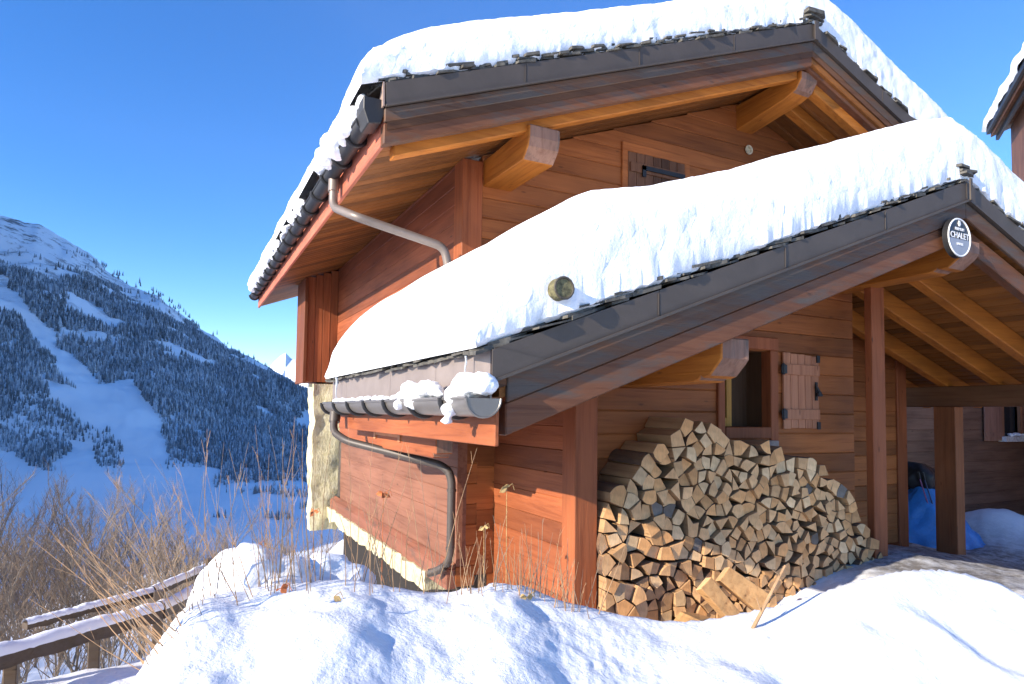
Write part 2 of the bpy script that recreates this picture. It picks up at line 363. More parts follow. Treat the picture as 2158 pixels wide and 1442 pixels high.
def forest():
    n = 105000
    v = np.sqrt(RNG.uniform(380 ** 2, 1490 ** 2, n)); q = RNG.uniform(-0.95, -0.26, n); u = q * v
    X, Y, Z = ground_z(u, v)
    P = np.stack([X, Y, Z], 1); cx = P @ np.array(XD); cy = P @ np.array(DN); cz = P @ np.array(FW)
    px = 1095 + 1378 * cx / cz; py = 799 + 1378 * cy / cz
    jx = px + 15 * fbm(X, Y, 0.016, 4, 21); jy = py + 11 * fbm(X, Y, 0.016, 4, 22)
    keep = np.ones(n, bool)
    for Pn in CLEAR: keep &= ~in_poly(jx, jy, Pn)
    tl = np.interp(jx, [-400, 0, 60, 110, 130, 190, 260, 320, 400, 480, 560, 700], [300, 562, 575, 602, 578, 590, 622, 655, 690, 742, 782, 840])
    keep &= (jy > tl) | ((RNG.random(n) < 0.02) & (jy > tl - 45))
    low = py > 985; keep &= ~(low & ((fbm(X, Y, 0.012, 4, 33) < 0.10) | (RNG.random(n) < 0.35)))
    dens = fbm(X, Y, 0.012, 4, 31); keep &= RNG.random(n) < np.clip(0.95 + 0.5 * dens, 0.5, 1.0)
    streak = fbm(X * 0.35 + Y * 0.1, Y * 0.9 - X * 0.4, 0.012, 4, 51); keep &= ~((streak > 0.85) & (RNG.random(n) < .9))
    keep &= px > -500
    X, Y, Z = X[keep], Y[keep], Z[keep]; m = len(X)
    H = RNG.uniform(6, 13, m) * (1 + 0.25 * fbm(X, Y, 0.02, 2, 40)); H = H * np.clip((v[keep]) / 900, 0.45, 1.0); Rb = H * RNG.uniform(0.15, 0.22, m)
    k = 5; ang = np.arange(k) * 2 * np.pi / k
    tiers = [(0.06, 1.0, 0.52), (0.32, 0.74, 0.78), (0.60, 0.44, 1.0)]
    vs = []; per = (k + 1) * len(tiers)
    rot = RNG.uniform(0, 6.28, m)
    V = np.zeros((m, per, 3), np.float32)
    for ti, (zb, rr, zt) in enumerate(tiers):
        for j in range(k):
            wob = RNG.uniform(0.75, 1.25, m)
            V[:, ti * (k + 1) + j, 0] = X + np.cos(ang[j] + rot + ti) * Rb * rr * wob
            V[:, ti * (k + 1) + j, 1] = Y + np.sin(ang[j] + rot + ti) * Rb * rr * wob
            V[:, ti * (k + 1) + j, 2] = Z + H * zb - 1.0
        V[:, ti * (k + 1) + k, 0] = X; V[:, ti * (k + 1) + k, 1] = Y; V[:, ti * (k + 1) + k, 2] = Z + H * zt - 1.0
    fb = []
    for ti in range(len(tiers)):
        for j in range(k): fb.append((ti * (k + 1) + j, ti * (k + 1) + (j + 1) % k, ti * (k + 1) + k))
    fb = np.array(fb); F = (np.arange(m)[:, None, None] * per + fb[None]).reshape(-1, 3)
    me = bpy.data.meshes.new("forest"); me.vertices.add(m * per); me.vertices.foreach_set("co", V.ravel())
    me.loops.add(F.size); me.loops.foreach_set("vertex_index", F.ravel().astype(np.int32)); me.polygons.add(len(F))
    me.polygons.foreach_set("loop_start", (np.arange(len(F)) * 3).astype(np.int32)); me.polygons.foreach_set("loop_total", np.full(len(F), 3, np.int32))
    rnd = np.repeat(RNG.random(m).astype(np.float32), per); hh = np.tile(np.repeat(np.arange(3) / 2.0, k + 1), m).astype(np.float32)
    a = me.attributes.new("rnd", 'FLOAT', 'POINT'); a.data.foreach_set("value", rnd)
    me.update(calc_edges=True)
    mt, n_, p = newmat("frosted_conifer"); at = N(n_, "ShaderNodeAttribute", attribute_name="rnd")
    c = N(n_, "ShaderNodeTexCoord").outputs["Object"]; big = noise(n_, c, 0.012, 3, 0.6); fr = noise(n_, c, 0.35, 3, 0.7)
    s = N(n_, "ShaderNodeMath", operation='ADD'); L(n_, at.outputs["Fac"], s.inputs[0]); L(n_, big, s.inputs[1])
    s2 = N(n_, "ShaderNodeMath", operation='ADD'); L(n_, s.outputs[0], s2.inputs[0]); L(n_, fr, s2.inputs[1])
    L(n_, ramp(n_, [(0.33, (0.09, 0.11, 0.12)), (0.50, (0.22, 0.255, 0.28)), (0.66, (0.52, 0.56, 0.60))], None).outputs[0], p.inputs["Base Color"])
    rp = [x for x in n_.nodes if x.type == 'VALTORGB'][0]
    d3 = N(n_, "ShaderNodeMath", operation='MULTIPLY'); L(n_, s2.outputs[0], d3.inputs[0]); d3.inputs[1].default_value = 0.3333; L(n_, d3.outputs[0], rp.inputs[0])
    p.inputs["Roughness"].default_value = 0.9; me.materials.append(mt)
    o = bpy.data.objects.new("forest", me); COL.objects.link(o)
    tag(o, "frosted conifer forest covering the shaded mountainside across the valley", "forest", kind='stuff')
forest()

# ------------------------------------------------------------------ the chalet
def Zb(x): return 1.99 - (0.381 * (6.32 - x) if x < 6.32 else 0.345 * (x - 6.32))     # lower roof: bottom edge of the verge flashing
def Z2(x): return 4.26 - 0.388 * abs(x - 6.22)                                       # upper roof, same line
RL, RM = 6.32, 6.22; YR = 3.38; YM = 4.90; YW = 4.468; YF = 6.0
EL, ER = 1.575, 11.0; ML, MR = 1.32, 11.1; YB = 14.4; YE = 7.8
CH = empty("timber_chalet", (2.41, 4.468, -1.5), "red-brown timber chalet with snow-covered slate roofs and firewood against its front", "chalet")
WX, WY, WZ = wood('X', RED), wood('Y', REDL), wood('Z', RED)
WXw = wood('X', (0.12, 0.056, 0.029), weather=0.7, var=.15); WXw2 = wood('X', (0.15, 0.058, 0.027), weather=0.4, var=.15)
WXo, WYo, WZo = wood("X", ORNG), wood("Y", ORNG), wood("Z", ORNG)
WYp = wood('Y', (0.27, 0.10, 0.02), var=0.4); WXp = wood('X', (0.22, 0.078, 0.017), var=0.4)

def plank_wall_Y(b, y, th, z0, z1, xl, xr, h=0.2, holes=(), slope_l=None):
    """boards along X at plane y (front face), xl/xr functions of z; holes = (x0,x1,z0,z1)"""
    z = z0; i = 0
    while z < z1 - 0.01:
        zt = min(z + h, z1); off = random.uniform(-0.003, 0.003); g = 0.010
        cuts = sorted([(hx0, hx1) for hx0, hx1, hz0, hz1 in holes if hz0 < (z + zt) / 2 < hz1])
        segs = []; left = (xl(z), xl(zt))
        for hx0, hx1 in cuts: segs.append((left, (hx0, hx0))); left = (hx1, hx1)
        segs.append((left, (xr(z), xr(zt))))
        for (a0, a1), (c0, c1) in segs:
            if c0 - a0 < 0.02: continue
            a1 = min(a1, c0 - 0.01) if a1 > c0 else a1
            yf = y + off
            vs = [(a0, yf + g, z), (c0, yf + g, z), (c0, yf, z + g), (a0, yf, z + g), (a1, yf, zt - g), (c1, yf, zt - g), (c1, yf + g, zt), (a1, yf + g, zt),
                  (a0, yf + th, z), (c0, yf + th, z), (c1, yf + th, zt), (a1, yf + th, zt)]
            b.add(vs, [(0, 1, 2, 3), (3, 2, 5, 4), (4, 5, 6, 7), (8, 11, 10, 9), (0, 3, 4, 7, 11, 8), (1, 9, 10, 6, 5, 2), (7, 6, 10, 11), (0, 8, 9, 1)])
        z = zt
def plank_wall_X(b, x, th, z0, z1, y0, y1, h=0.2, top=None):
    z = z0
    while z < z1 - 0.01:
        zt = min(z + h, z1); g = 0.006; xf = x + random.uniform(-0.003, 0.003)
        b.prism([(xf + g, z), (xf, z + g), (xf, zt - g), (xf + g, zt), (xf + th, zt), (xf + th, z)], 'Y', y0, y1)
        z = zt

# front wall of the lower part, with its window opening
YV = 4.88; b = MB(); win = (4.76, 5.49, -0.15, 0.72)
topz = Zb(6.32) - 0.12
plank_wall_Y(b, YV, 0.09, -1.9, 1.75, lambda z: max(2.83, 6.32 - (Zb(6.32) - 0.13 - z) / 0.381 if z > Zb(2.83) - 0.13 else 2.83), lambda z: 6.80, 0.215, [win])
b.build("front_wall", WX, CH)
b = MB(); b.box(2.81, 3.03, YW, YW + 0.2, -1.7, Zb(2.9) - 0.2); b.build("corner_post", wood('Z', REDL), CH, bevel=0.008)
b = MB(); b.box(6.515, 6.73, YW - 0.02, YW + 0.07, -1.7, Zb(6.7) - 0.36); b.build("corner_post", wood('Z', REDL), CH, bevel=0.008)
b = MB(); plank_wall_Y(b, YF + .003, .08, -1.7, .6, lambda z: 2.425, lambda z: 2.815, .2); b.build('return_wall', WX, CH)
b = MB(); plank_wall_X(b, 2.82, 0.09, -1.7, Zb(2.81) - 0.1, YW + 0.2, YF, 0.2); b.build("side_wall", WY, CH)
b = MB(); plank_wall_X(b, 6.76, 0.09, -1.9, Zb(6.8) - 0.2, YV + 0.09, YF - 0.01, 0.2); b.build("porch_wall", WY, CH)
# main house walls
b = MB(); mw = (4.415, 5.30, 2.30, 3.02)
plank_wall_Y(b, YF, 0.10, -1.8, 4.0, lambda z: 2.63 if z < Z2(2.63) - 0.26 else RM - (Z2(RM) - 0.26 - z) / 0.388, lambda z: 9.3 if z < Z2(9.3) - 0.26 else RM + (Z2(RM) - 0.26 - z) / 0.388, 0.21, [])
b.build("gable_wall", WX, CH)
b = MB(); b.box(2.41, 2.63, YF - 0.03, YF + 0.19, 0.43, Z2(2.41) - 0.235); b.build("corner_post", wood('Z', REDL), CH, bevel=0.008)
b = MB(); b.box(9.3, 9.52, YF - 0.03, YF + 0.19, -2.1, Z2(9.4) - 0.28); b.build("corner_post", wood('Z', REDL), CH, bevel=0.008)
WYg = wood('Y', (0.23, 0.098, 0.058), var=0.10, dirt=0.2)
b = MB(); plank_wall_X(b, 2.42, 0.10, -1.5, 0.42, YF, 11.25, 0.24); b.build("base_wall", WYg, CH)
b = MB(); plank_wall_X(b, 2.42, 0.10, 0.42, Z2(2.42) - 0.24, YF + 0.19, 12.6, 0.19); b.build("upper_side_wall", wood("Y", (0.25, 0.07, 0.028)), CH)
b = MB(); b.box(2.33, 2.44, YF + 0.02, 11.6, -1.72, -1.52); b.prism([(2.33, -1.52), (2.42, -1.46), (2.44, -1.52)], 'Y', YF + 0.02, 11.6); b.build("skirting_board", wood('Y', (0.22, 0.085, 0.05), weather=0.3), CH, bevel=0.01)
# plaster end pillar and plinth (lichen-stained)
def rough_box(b, x0, x1, y0, y1, z0, z1, nx, ny, nz, amp, lean=0.0):
    """box with ragged faces"""
    def P(i, j, k):
        x = x0 + (x1 - x0) * i / nx; y = y0 + (y1 - y0) * j / ny; z = z0 + (z1 - z0) * k / nz
        d = Vector((mnoise.noise(Vector((x * 3, y * 3, z * 3))), mnoise.noise(Vector((x * 3 + 9, y * 3, z * 3))), mnoise.noise(Vector((x * 3, y * 3 + 9, z * 3))))) * amp
        d += Vector((mnoise.noise(Vector((x * 11, y * 11, z * 11))), mnoise.noise(Vector((x * 11 + 9, y * 11, z * 11))), mnoise.noise(Vector((x * 11, y * 11 + 9, z * 11))))) * amp * 0.5
        return (x + d.x - lean * (z1 - z), y + d.y, z + d.z)
    idx = {}; vs = []
    def V(i, j, k):
        if (i, j, k) not in idx: idx[(i, j, k)] = len(vs); vs.append(P(i, j, k))
        return idx[(i, j, k)]
    fs = []
    for i in range(nx):
        for k in range(nz):
            fs.append((V(i, 0, k), V(i + 1, 0, k), V(i + 1, 0, k + 1), V(i, 0, k + 1))); fs.append((V(i, ny, k), V(i, ny, k + 1), V(i + 1, ny, k + 1), V(i + 1, ny, k)))
    for j in range(ny):
        for k in range(nz):
            fs.append((V(0, j, k), V(0, j, k + 1), V(0, j + 1, k + 1), V(0, j + 1, k))); fs.append((V(nx, j, k), V(nx, j + 1, k), V(nx, j + 1, k + 1), V(nx, j, k + 1)))
    for i in range(nx):
        for j in range(ny):
            fs.append((V(i, j, 0), V(i, j + 1, 0), V(i + 1, j + 1, 0), V(i + 1, j, 0))); fs.append((V(i, j, nz), V(i + 1, j, nz), V(i + 1, j + 1, nz), V(i, j + 1, nz)))
    b.add(vs, fs)
b = MB(); rough_box(b, 2.03, 2.50, 11.7, 12.2, -2.05, 0.47, 8, 6, 36, 0.045); b.build("stone_pillar", M_plaster, CH, smooth=True)
b = MB(); rough_box(b, 2.30, 2.60, YF + 0.6, 11.75, -1.87, -1.66, 4, 70, 4, 0.04); b.build("plaster_plinth", M_plaster, CH, smooth=True)
b = MB(); b.box(2.62, 2.75, YF, 11.8, -3.9, -1.6); b.build("crawl_space_shade", M_shade, CH)  # solid black box standing in for the shade of the open cavity
b = MB(); rough_box(b, 2.47, 2.62, 11.2, 12.5, -1.9, .46, 3, 8, 14, .03); b.build("recess_shade_block", flat_mat("recess_shade", (.06, .05, .04), .95, 9, .8, .02), CH, smooth=True)  # dark block filling the recess, its shade put into the colour
# boxed wing wall at the far end
b = MB()
for i in range(4):
    b.box(1.90 + i * 0.13, 1.90 + (i + 1) * 0.13 - 0.004, 11.8 + random.uniform(-.003, .003), 11.86, 0.50, Z2(1.9 + i * .13) - 0.238)
b.box(1.84, 1.897, 11.76, 12.6, 0.48, Z2(1.84) - 0.24); b.box(1.90, 2.42, 11.86, 12.6, 0.50, Z2(1.90) - 0.24)
b.build("wing_wall", wood('Z', REDL), CH, bevel=0.005)

# ---- purlins with carved ends
M_end = wood('Z', (0.25, 0.13, 0.085), weather=0.35)
def purlin(x0, x1, prof, mat):
    b = MB(); b.prism(prof, 'X', x0, x1); o = b.build("purlin", [mat, M_end], CH, bevel=0.01)
    for p_ in o.data.polygons:
        if p_.normal.y < -.3: p_.material_index = 1
    return o
purlin(3.387, 3.66, [(4.95, .56), (3.45, .56), (3.45, .41), (3.475, .38), (3.57, .29), (3.63, .275), (3.66, .285), (3.69, .262), (3.73, .25), (4.95, .245)], WYo)
purlin(6.375, 6.63, [(6.0, 1.66), (3.43, 1.66), (3.43, 1.55), (3.47, 1.50), (3.58, 1.42), (3.64, 1.415), (3.68, 1.43), (3.72, 1.41), (3.76, 1.40), (6.0, 1.385)], WYo)
purlin(2.65, 2.97, [(6.05, 2.57), (5.015, 2.57), (5.015, 2.46), (5.04, 2.38), (5.14, 2.28), (6.05, 2.30)], WYo)
purlin(6.155, 6.43, [(6.05, 3.96), (5.015, 3.96), (5.015, 3.87), (5.09, 3.77), (5.14, 3.75), (5.24, 3.72), (6.05, 3.63)], WYo)
# eave purlin on the left, stepped end
purlin(1.80, 1.95, [(8.5, -.02), (4.93, -.02), (4.93, -.335), (5.0, -.335), (5.0, -.37), (8.5, -.37)], wood('Y', REDL))
# porch eave beam and its posts
b = MB(); b.box(9.72, 9.90, 3.0, 9.0, 0.17, 0.46); b.build("porch_beam", wood('Y', BRN), CH, bevel=0.01)
for y in (5.40, 8.6):
    b = MB(); b.box(9.71, 9.91, y, y + 0.30, -2.4, 0.17); b.build("porch_post", wood('Z', (0.26, .09, .034)), CH, bevel=0.008)

# ---- verge (rake) boards, flashing, deck, rafters
def band(b, zf, x0, x1, ridge, y0, y1, zo0, zo1, plumb=True):
    """one piece following the roof line zf between x0 and x1 (must not cross the ridge), offsets zo0..zo1"""
    b.prism([(x0, zf(x0) + zo0), (x1, zf(x1) + zo0), (x1, zf(x1) + zo1), (x0, zf(x0) + zo1)], 'Y', y0, y1)
for (zf, rd, x0, x1, yr, o1, o2, hh, name) in ((Zb, RL, EL + 0.09, ER, YR, -0.155, -0.35, .185, 'lower'), (Z2, RM, ML, MR, YM, -0.115, -0.285, .195, 'upper')):
    for (a, c) in ((x0, rd), (rd, x1)):
        b = MB(); band(b, zf, a, c - 0.003 if c == rd else c, rd, yr, yr + 0.035, o1, -0.004); b.build("rake_board", WXw, CH, bevel=0.006)
        inner = yr + (0.02 if a < rd - 1 and c == rd else 0.075)
        b = MB(); band(b, zf, a + 0.004 if a == rd else a, c - 0.004 if c == rd else c, rd, inner, inner + 0.10, o2, o1 - 0.004); b.build("barge_rafter", WXw2, CH, bevel=0.008)
    # flashing: sheets with standing joints
    for (a, c) in ((x0 - (0.09 if name == 'lower' else 0.0), rd), (rd, x1)):
        b = MB(); n = 4
        xs = [a + (c - a) * i / n for i in range(n + 1)]
        for i in range(n):
            dy = 0.002 * (i % 2)
            band(b, zf, xs[i] + 0.0015, xs[i + 1] - 0.0015, rd, yr - 0.012 - dy, yr + 0.01, 0.0, hh)
            b.box(xs[i + 1] - 0.012, xs[i + 1] - 0.006, yr - 0.018 - dy, yr - 0.0145 - dy, zf(xs[i + 1]) + 0.02, zf(xs[i + 1]) + hh - 0.02)
        b.prism([(a, zf(a) - 0.006), (c, zf(c) - 0.006), (c, zf(c) + 0.012), (a, zf(a) + 0.012)], 'Y', yr - 0.04, yr - 0.018)
        b.build("verge_flashing", M_metal, CH)
b = MB(); b.prism([(6.305, 1.99), (6.335, 1.99), (6.335, 2.19), (6.305, 2.19)], 'Y', YR - 0.055, YR - 0.042); b.box(RM - 0.03, RM + 0.03, YM - 0.05, YM - 0.042, 4.25, 4.47); b.build("ridge_clip", M_metal, CH)

# decks: boards seen from below
def deck_lower():
    b = MB()
    for sgn, (x0, x1) in ((-1, (EL + 0.05, RL)), (1, (RL, ER))):
        x = x0; 
        while x < x1 - 0.02:
            xe = min(x + 0.135, x1); yend = YE if xe < 2.42 else YF
            if sgn > 0 and x > 9.5: yend = 9.0
            if sgn > 0: yend = max(yend, 9.0) if x > 9.3 else YF
            g = 0.012; zz = lambda q: Zb(q) - 0.12
            b.prism([(x, zz(x) + g), (x + g, zz(x + g)), (xe - g, zz(xe - g)), (xe, zz(xe) + g), (xe, zz(xe) + 0.06), (x, zz(x) + 0.06)], 'Y', YR + 0.03, yend)
            x = xe
    b.build("roof_planks", WYp, CH)
deck_lower()
def deck_upper():
    b = MB(); y = YM + 0.03
    while y < YB - 0.02:
        ye = min(y + 0.16, YB)
        for (a, c) in ((ML + 0.02, RM), (RM, MR)):
            n = 1
            zz = lambda q: Z2(q) - 0.245
            g = 0.012
            vs = [];
            for X_ in (a, c):
                vs += [(X_, y, zz(X_) + g), (X_, y + g, zz(X_)), (X_, ye - g, zz(X_)), (X_, ye, zz(X_) + g), (X_, ye, zz(X_) + 0.06), (X_, y, zz(X_) + 0.06)]
            b.add(vs, [(0, 1, 2, 3, 4, 5)[::-1], (6, 7, 8, 9, 10, 11)] + [(i, (i + 1) % 6, 6 + (i + 1) % 6, 6 + i) for i in range(6)])
        y = ye
    b.build("roof_planks", WXp, CH)
deck_upper()
for y in (4.15, 4.82, 5.5):
    b = MB(); x0 = 6.64 if y > 4.2 else 6.64
    band(b, Zb, x0, 10.6, RL, y, y + 0.13, -0.35, -0.125); b.build("rafter", wood("X", ORNG), CH, bevel=0.01)
for y in (6.25, 6.95, 7.65, 8.35):
    b = MB(); band(b, Zb, 9.3 if y > 6 else 6.64, 10.6, RL, y, y + 0.13, -0.35, -0.125); b.build("rafter", wood("X", ORNG), CH, bevel=0.01)
for y in (5.06, 5.45):
    for (a, c) in ((ML + 0.12, 6.15), (6.435, 10.9)):
        if a < 3 and y > 5.2: continue
        b = MB(); band(b, Z2, a, c, RM, y, y + 0.12, -0.40 if a > 3 else -0.36, -0.25); b.build("rafter", wood("X", ORNG), CH, bevel=0.01)
# solid roof slab above the boards (closes the roof)
b = MB()
for (a, c, ye) in ((EL, 2.43, YE), (2.43, RL, YF - 0.01), (RL, ER, YF - 0.01), (9.3, ER, 9.0)):
    y0 = YR + 0.012 if ye < 8.9 else YF
    b.prism([(a, Zb(a) - 0.055), (c, Zb(c) - 0.055), (c, Zb(c) + 0.18), (a, Zb(a) + 0.18)], 'Y', y0, ye)
for (a, c) in ((ML + 0.02, RM), (RM, MR)):
    b.prism([(a, Z2(a) - 0.18), (c, Z2(c) - 0.18), (c, Z2(c) + 0.185), (a, Z2(a) + 0.185)], 'Y', YM + 0.012, YB)
b.build("roof_slab", wood('X', BRN), CH)

# slates
def slate_rows(which):
    b = MB()
    def slab(cx, cy, cz, wx, wy, th, sl, along='X'):
        n = 7; pts = []
        for i in range(n):
            a = 2 * math.pi * (i + 0.5) / n + random.uniform(-.25, .25); k = 1 / max(abs(math.cos(a)), abs(math.sin(a)))
            pts.append((math.cos(a) * k * wx / 2 * random.uniform(.8, 1.08), math.sin(a) * k * wy / 2 * random.uniform(.8, 1.08)))
        ry = random.uniform(-.04, .04); rx = random.uniform(-.05, .05)
        vs = []
        for t in (0, th):
            for (px_, py_) in pts:
                vs.append((cx + px_, cy + py_, cz + t + px_ * (sl + ry) + py_ * rx + random.uniform(-.003, .003)))
        b.add(vs, [tuple(range(n))[::-1], tuple(range(n, 2 * n))] + [(i, (i + 1) % n, n + (i + 1) % n, n + i) for i in range(n)])
    for (zf, rd, x0, x1, yr, yb, hh, ym, slo) in ((Zb, RL, EL, ER, YR, YE, .185, 2.43, .36), (Z2, RM, ML, MR, YM, YB, .195, 99, .388))[which:which + 1]:
        for lay in range(3):
            x = x0 - 0.06
            while x < x1:
                wx = random.uniform(.16, .38); s = slo if x < rd else -slo
                xc = min(max(x + wx / 2, x0 - .02), x1)
                if random.random() < .96: slab(xc, yr + .128 + random.uniform(-.028, .02) + lay * .012, zf(xc) + hh + .004 + lay * .026 + random.uniform(0, .008), wx, .30, random.uniform(.014, .026), s - s * .12)
                x += wx * .82
            y = yr
            while y < yb:
                wy = random.uniform(.18, .4)
                slab(x0 + .05 + lay * .03 + random.uniform(-.03, .03), y + wy / 2, zf(x0) + hh + lay * .022 + .01, .30, wy, random.uniform(.014, .024), slo * .9)
                y += wy * .85
    # ridge stones
    for (x, y, z) in ((6.32, YR + .08, 2.27), (6.22, YM + .06, 4.56))[which:which + 1]:
        for i in range(3): slab(x + random.uniform(-.05, .05), y + random.uniform(-.02, .02), z - .05 + i * .026, .40 - i * .03, .28, .024, random.uniform(-.06, .06))
        slab(x - .09, y, z - .07, .10, .16, .06, .3); slab(x + .09, y, z - .07, .10, .16, .06, -.3)
    b.build("roof_slates", M_slate, CH)
slate_rows(0); slate_rows(1)

# ---- gutters
def gutter(name, x, z, r, y0, y1, step, lab=None, brk=True, mat=M_gut, endcap=True):
    b = MB(); n = 12; rows = []
    segs = max(8, int((y1 - y0) / 0.4)); o = 0
    for shell, rr in ((0, r), (1, r - 0.006)):
        for i in range(segs + 1):
            y = y0 + (y1 - y0) * i / segs; dz = -0.010 * math.sin(i * 1.7)
            for k in range(n + 1):
                a = math.pi + math.pi * k / n; b.v.append((x + math.cos(a) * rr, y, z + math.sin(a) * rr + dz * .3))
    st = n + 1; half = (segs + 1) * st
    for i in range(segs):
        for k in range(n):
            q = i * st + k; b.f.append((q, q + 1, q + 1 + st, q + st)); b.m.append(0); q += half; b.f.append((q, q + st, q + 1 + st, q + 1)); b.m.append(0)
    for i in range(segs):
        for k in (0, n): q = i * st + k; b.f.append((q, q + st, q + st + half, q + half)); b.m.append(0)
    b.tube([(x - r, y0, z), (x - r, y1, z)], 0.011, 6)
    if endcap:
        b.prism([(x + math.cos(math.pi + math.pi * k / 14) * (r + .004), z + math.sin(math.pi + math.pi * k / 14) * (r + .004)) for k in range(15)], 'Y', y0 - 0.004, y0 + 0.004)
        b.tube([(x + math.cos(math.pi + math.pi * k / 14) * (r + .004), y0 - .002, z + math.sin(math.pi + math.pi * k / 14) * (r + .004)) for k in range(15)], 0.007, 6)
    g = b.build(name, mat, CH, smooth=True, recalc=False)
    if brk:
        y = y0 + step * .6
        while y < y1:
            c = MB()
            c.tube([(x + math.cos(math.pi * 0.98 + math.pi * 1.04 * k / 12) * (r + .014), y, z + math.sin(math.pi * .98 + math.pi * 1.04 * k / 12) * (r + .010)) for k in range(13)], 0.016, 6)
            c.tube([(x - r - .008, y, z + .005), (x + r + .02, y, z + .03)], 0.008, 5)
            c.build("gutter_bracket", M_black, g, smooth=True); y += step
    return g
gl = gutter("gutter", 1.478, 0.080, 0.102, 3.30, 7.42, 0.62)
gu = gutter("gutter", 1.235, 2.33, 0.075, 5.15, YB, 0.55, mat=M_black)
b = MB(); b.prism([(1.16, 2.43), (1.34, 2.43), (1.34, 2.36), (1.30, 2.24), (1.20, 2.22), (1.16, 2.33)], 'Y', 4.93, 5.16); b.build("gutter_end_box", M_black, CH, bevel=.006)
# eave flashing and fascia, lower
b = MB()
for (a, c) in ((3.40, 4.30), (4.305, 5.42), (5.425, 7.08), (7.085, 7.80)): b.box(1.562, 1.574, a, c, 0.06, 0.36)
b.build("eave_flashing", metal_mat("eave_sheet", (0.26, 0.21, 0.185), .5, .3), CH)
b = MB(); b.box(1.578, 1.605, 3.36, 7.5, -0.19, 0.055); b.build("fascia_board", wood('Y', REDL), CH, bevel=.005)
b = MB(); b.box(1.325, 1.36, YM + .04, YB, 2.10, 2.36); b.build("fascia_board", wood('Y', (0.40, .12, .07)), CH, bevel=.005)
# triangular corner flashing of the lower roof, upper corner piece
b = MB(); b.prism([(1.555, 0.18), (1.555, 0.36), (1.60, 0.37), (1.93, 0.315), (1.93, .30)], 'Y', YR - .026, YR - .0185); b.build("corner_flashing", M_metal, CH)
b = MB(); b.prism([(4.88, 2.36), (5.10, 2.36), (4.90, 2.56)], 'X', 1.30, 1.312); b.build("corner_flashing", metal_mat("corner_sheet", (0.34, .24, .19), .5, .2), CH)
# downpipes
def arc_path(P, rad=.08, n=6):
    out = [Vector(P[0])]
    for i in range(1, len(P) - 1):
        a, c, d = Vector(P[i - 1]), Vector(P[i]), Vector(P[i + 1]); u = (a - c).normalized(); w_ = (d - c).normalized()
        p0, p1 = c + u * rad, c + w_ * rad
        for k in range(n + 1):
            t = k / n; out.append(p0 * (1 - t) ** 2 + c * 2 * t * (1 - t) + p1 * t * t)
    out.append(Vector(P[-1])); return out
b = MB(); b.tube(arc_path([(1.25, 6.46, 2.30), (1.24, 6.42, 1.98), (1.38, 6.02, 1.80), (2.22, 5.95, 1.61), (2.30, 5.93, 1.25), (2.30, 5.93, 1.0)], .09), .042, 12)
b.tube([(1.25, 6.46, 2.30), (1.245, 6.44, 2.14)], .052, 12); b.build("downpipe", M_pipe, CH, smooth=True)
b = MB(); b.tube(arc_path([(1.46, 7.12, 0.0), (1.42, 7.02, -.22), (1.52, 6.80, -.31), (2.28, 5.98, -.52), (2.335, 5.93, -.62), (2.335, 5.93, -1.42), (2.27, 6.02, -1.52), (2.20, 6.15, -1.57)], .09), .040, 12)
b.tube([(1.46, 7.12, 0.0), (1.445, 7.08, -.12)], .056, 12)
for z in (-.75, -1.3): b.tube([(2.335, 5.93, z - .012), (2.335, 5.93, z + .012)], .047, 12)
b.build("downpipe", metal_mat('dark_pipe', (.075, .06, .05), .5, .2), CH, smooth=True)

# ---- window with shutter, front wall
WN = MB(); x0, x1, z0, z1 = 4.806, 5.445, -0.11, 0.68
WN.box(x0 - .09, x0, YV - .035, YV + .10, z0 - .10, z1 + .01); WN.box(x1, x1 + .11, YV - .035, YV + .10, z0 - .16, z1 + .01)
WN.box(x0 - .10, x1 + .115, YV - .04, YV + .10, z1 + .01, z1 + .14); WN.box(x0, x1, YV - .04, YV + .12, z0 - .12, z0)
wf = WN.build("window", wood('Z', REDL), CH, bevel=.008)
b = MB(); b.box(x0 - .02, x0, YV + .1, YV + .30, z0, z1); b.box(x1, x1 + .02, YV + .1, YV + .30, z0, z1); b.box(x0, x1, YV + .1, YV + .30, z1, z1 + .02); b.box(x0, x1, YV + .1, YV + .30, z0 - .02, z0)
b.box(x0, x1, YV + .30, YV + .32, z0, z1); b.build("reveal", wood('Z', (0.10, .05, .025)), wf)
b = MB()
for (a, c, d, e) in ((x0, x0+.06, z0, z1), (x0+.25, x0+.32, z0, z1), (x0+.06, x0+.25, z0, z0 + .09), (x0+.06, x0+.25, z1 - .07, z1)): b.box(a, c, YV + .20, YV + .25, d, e)
b.build("sash", wood('Z', (0.50, .24, .05)), wf, bevel=.004)
b = MB(); b.box(x0+.06, x0+.25, YV + .225, YV + .231, z0 + .09, z1 - .07); b.build("pane", M_glass, wf)
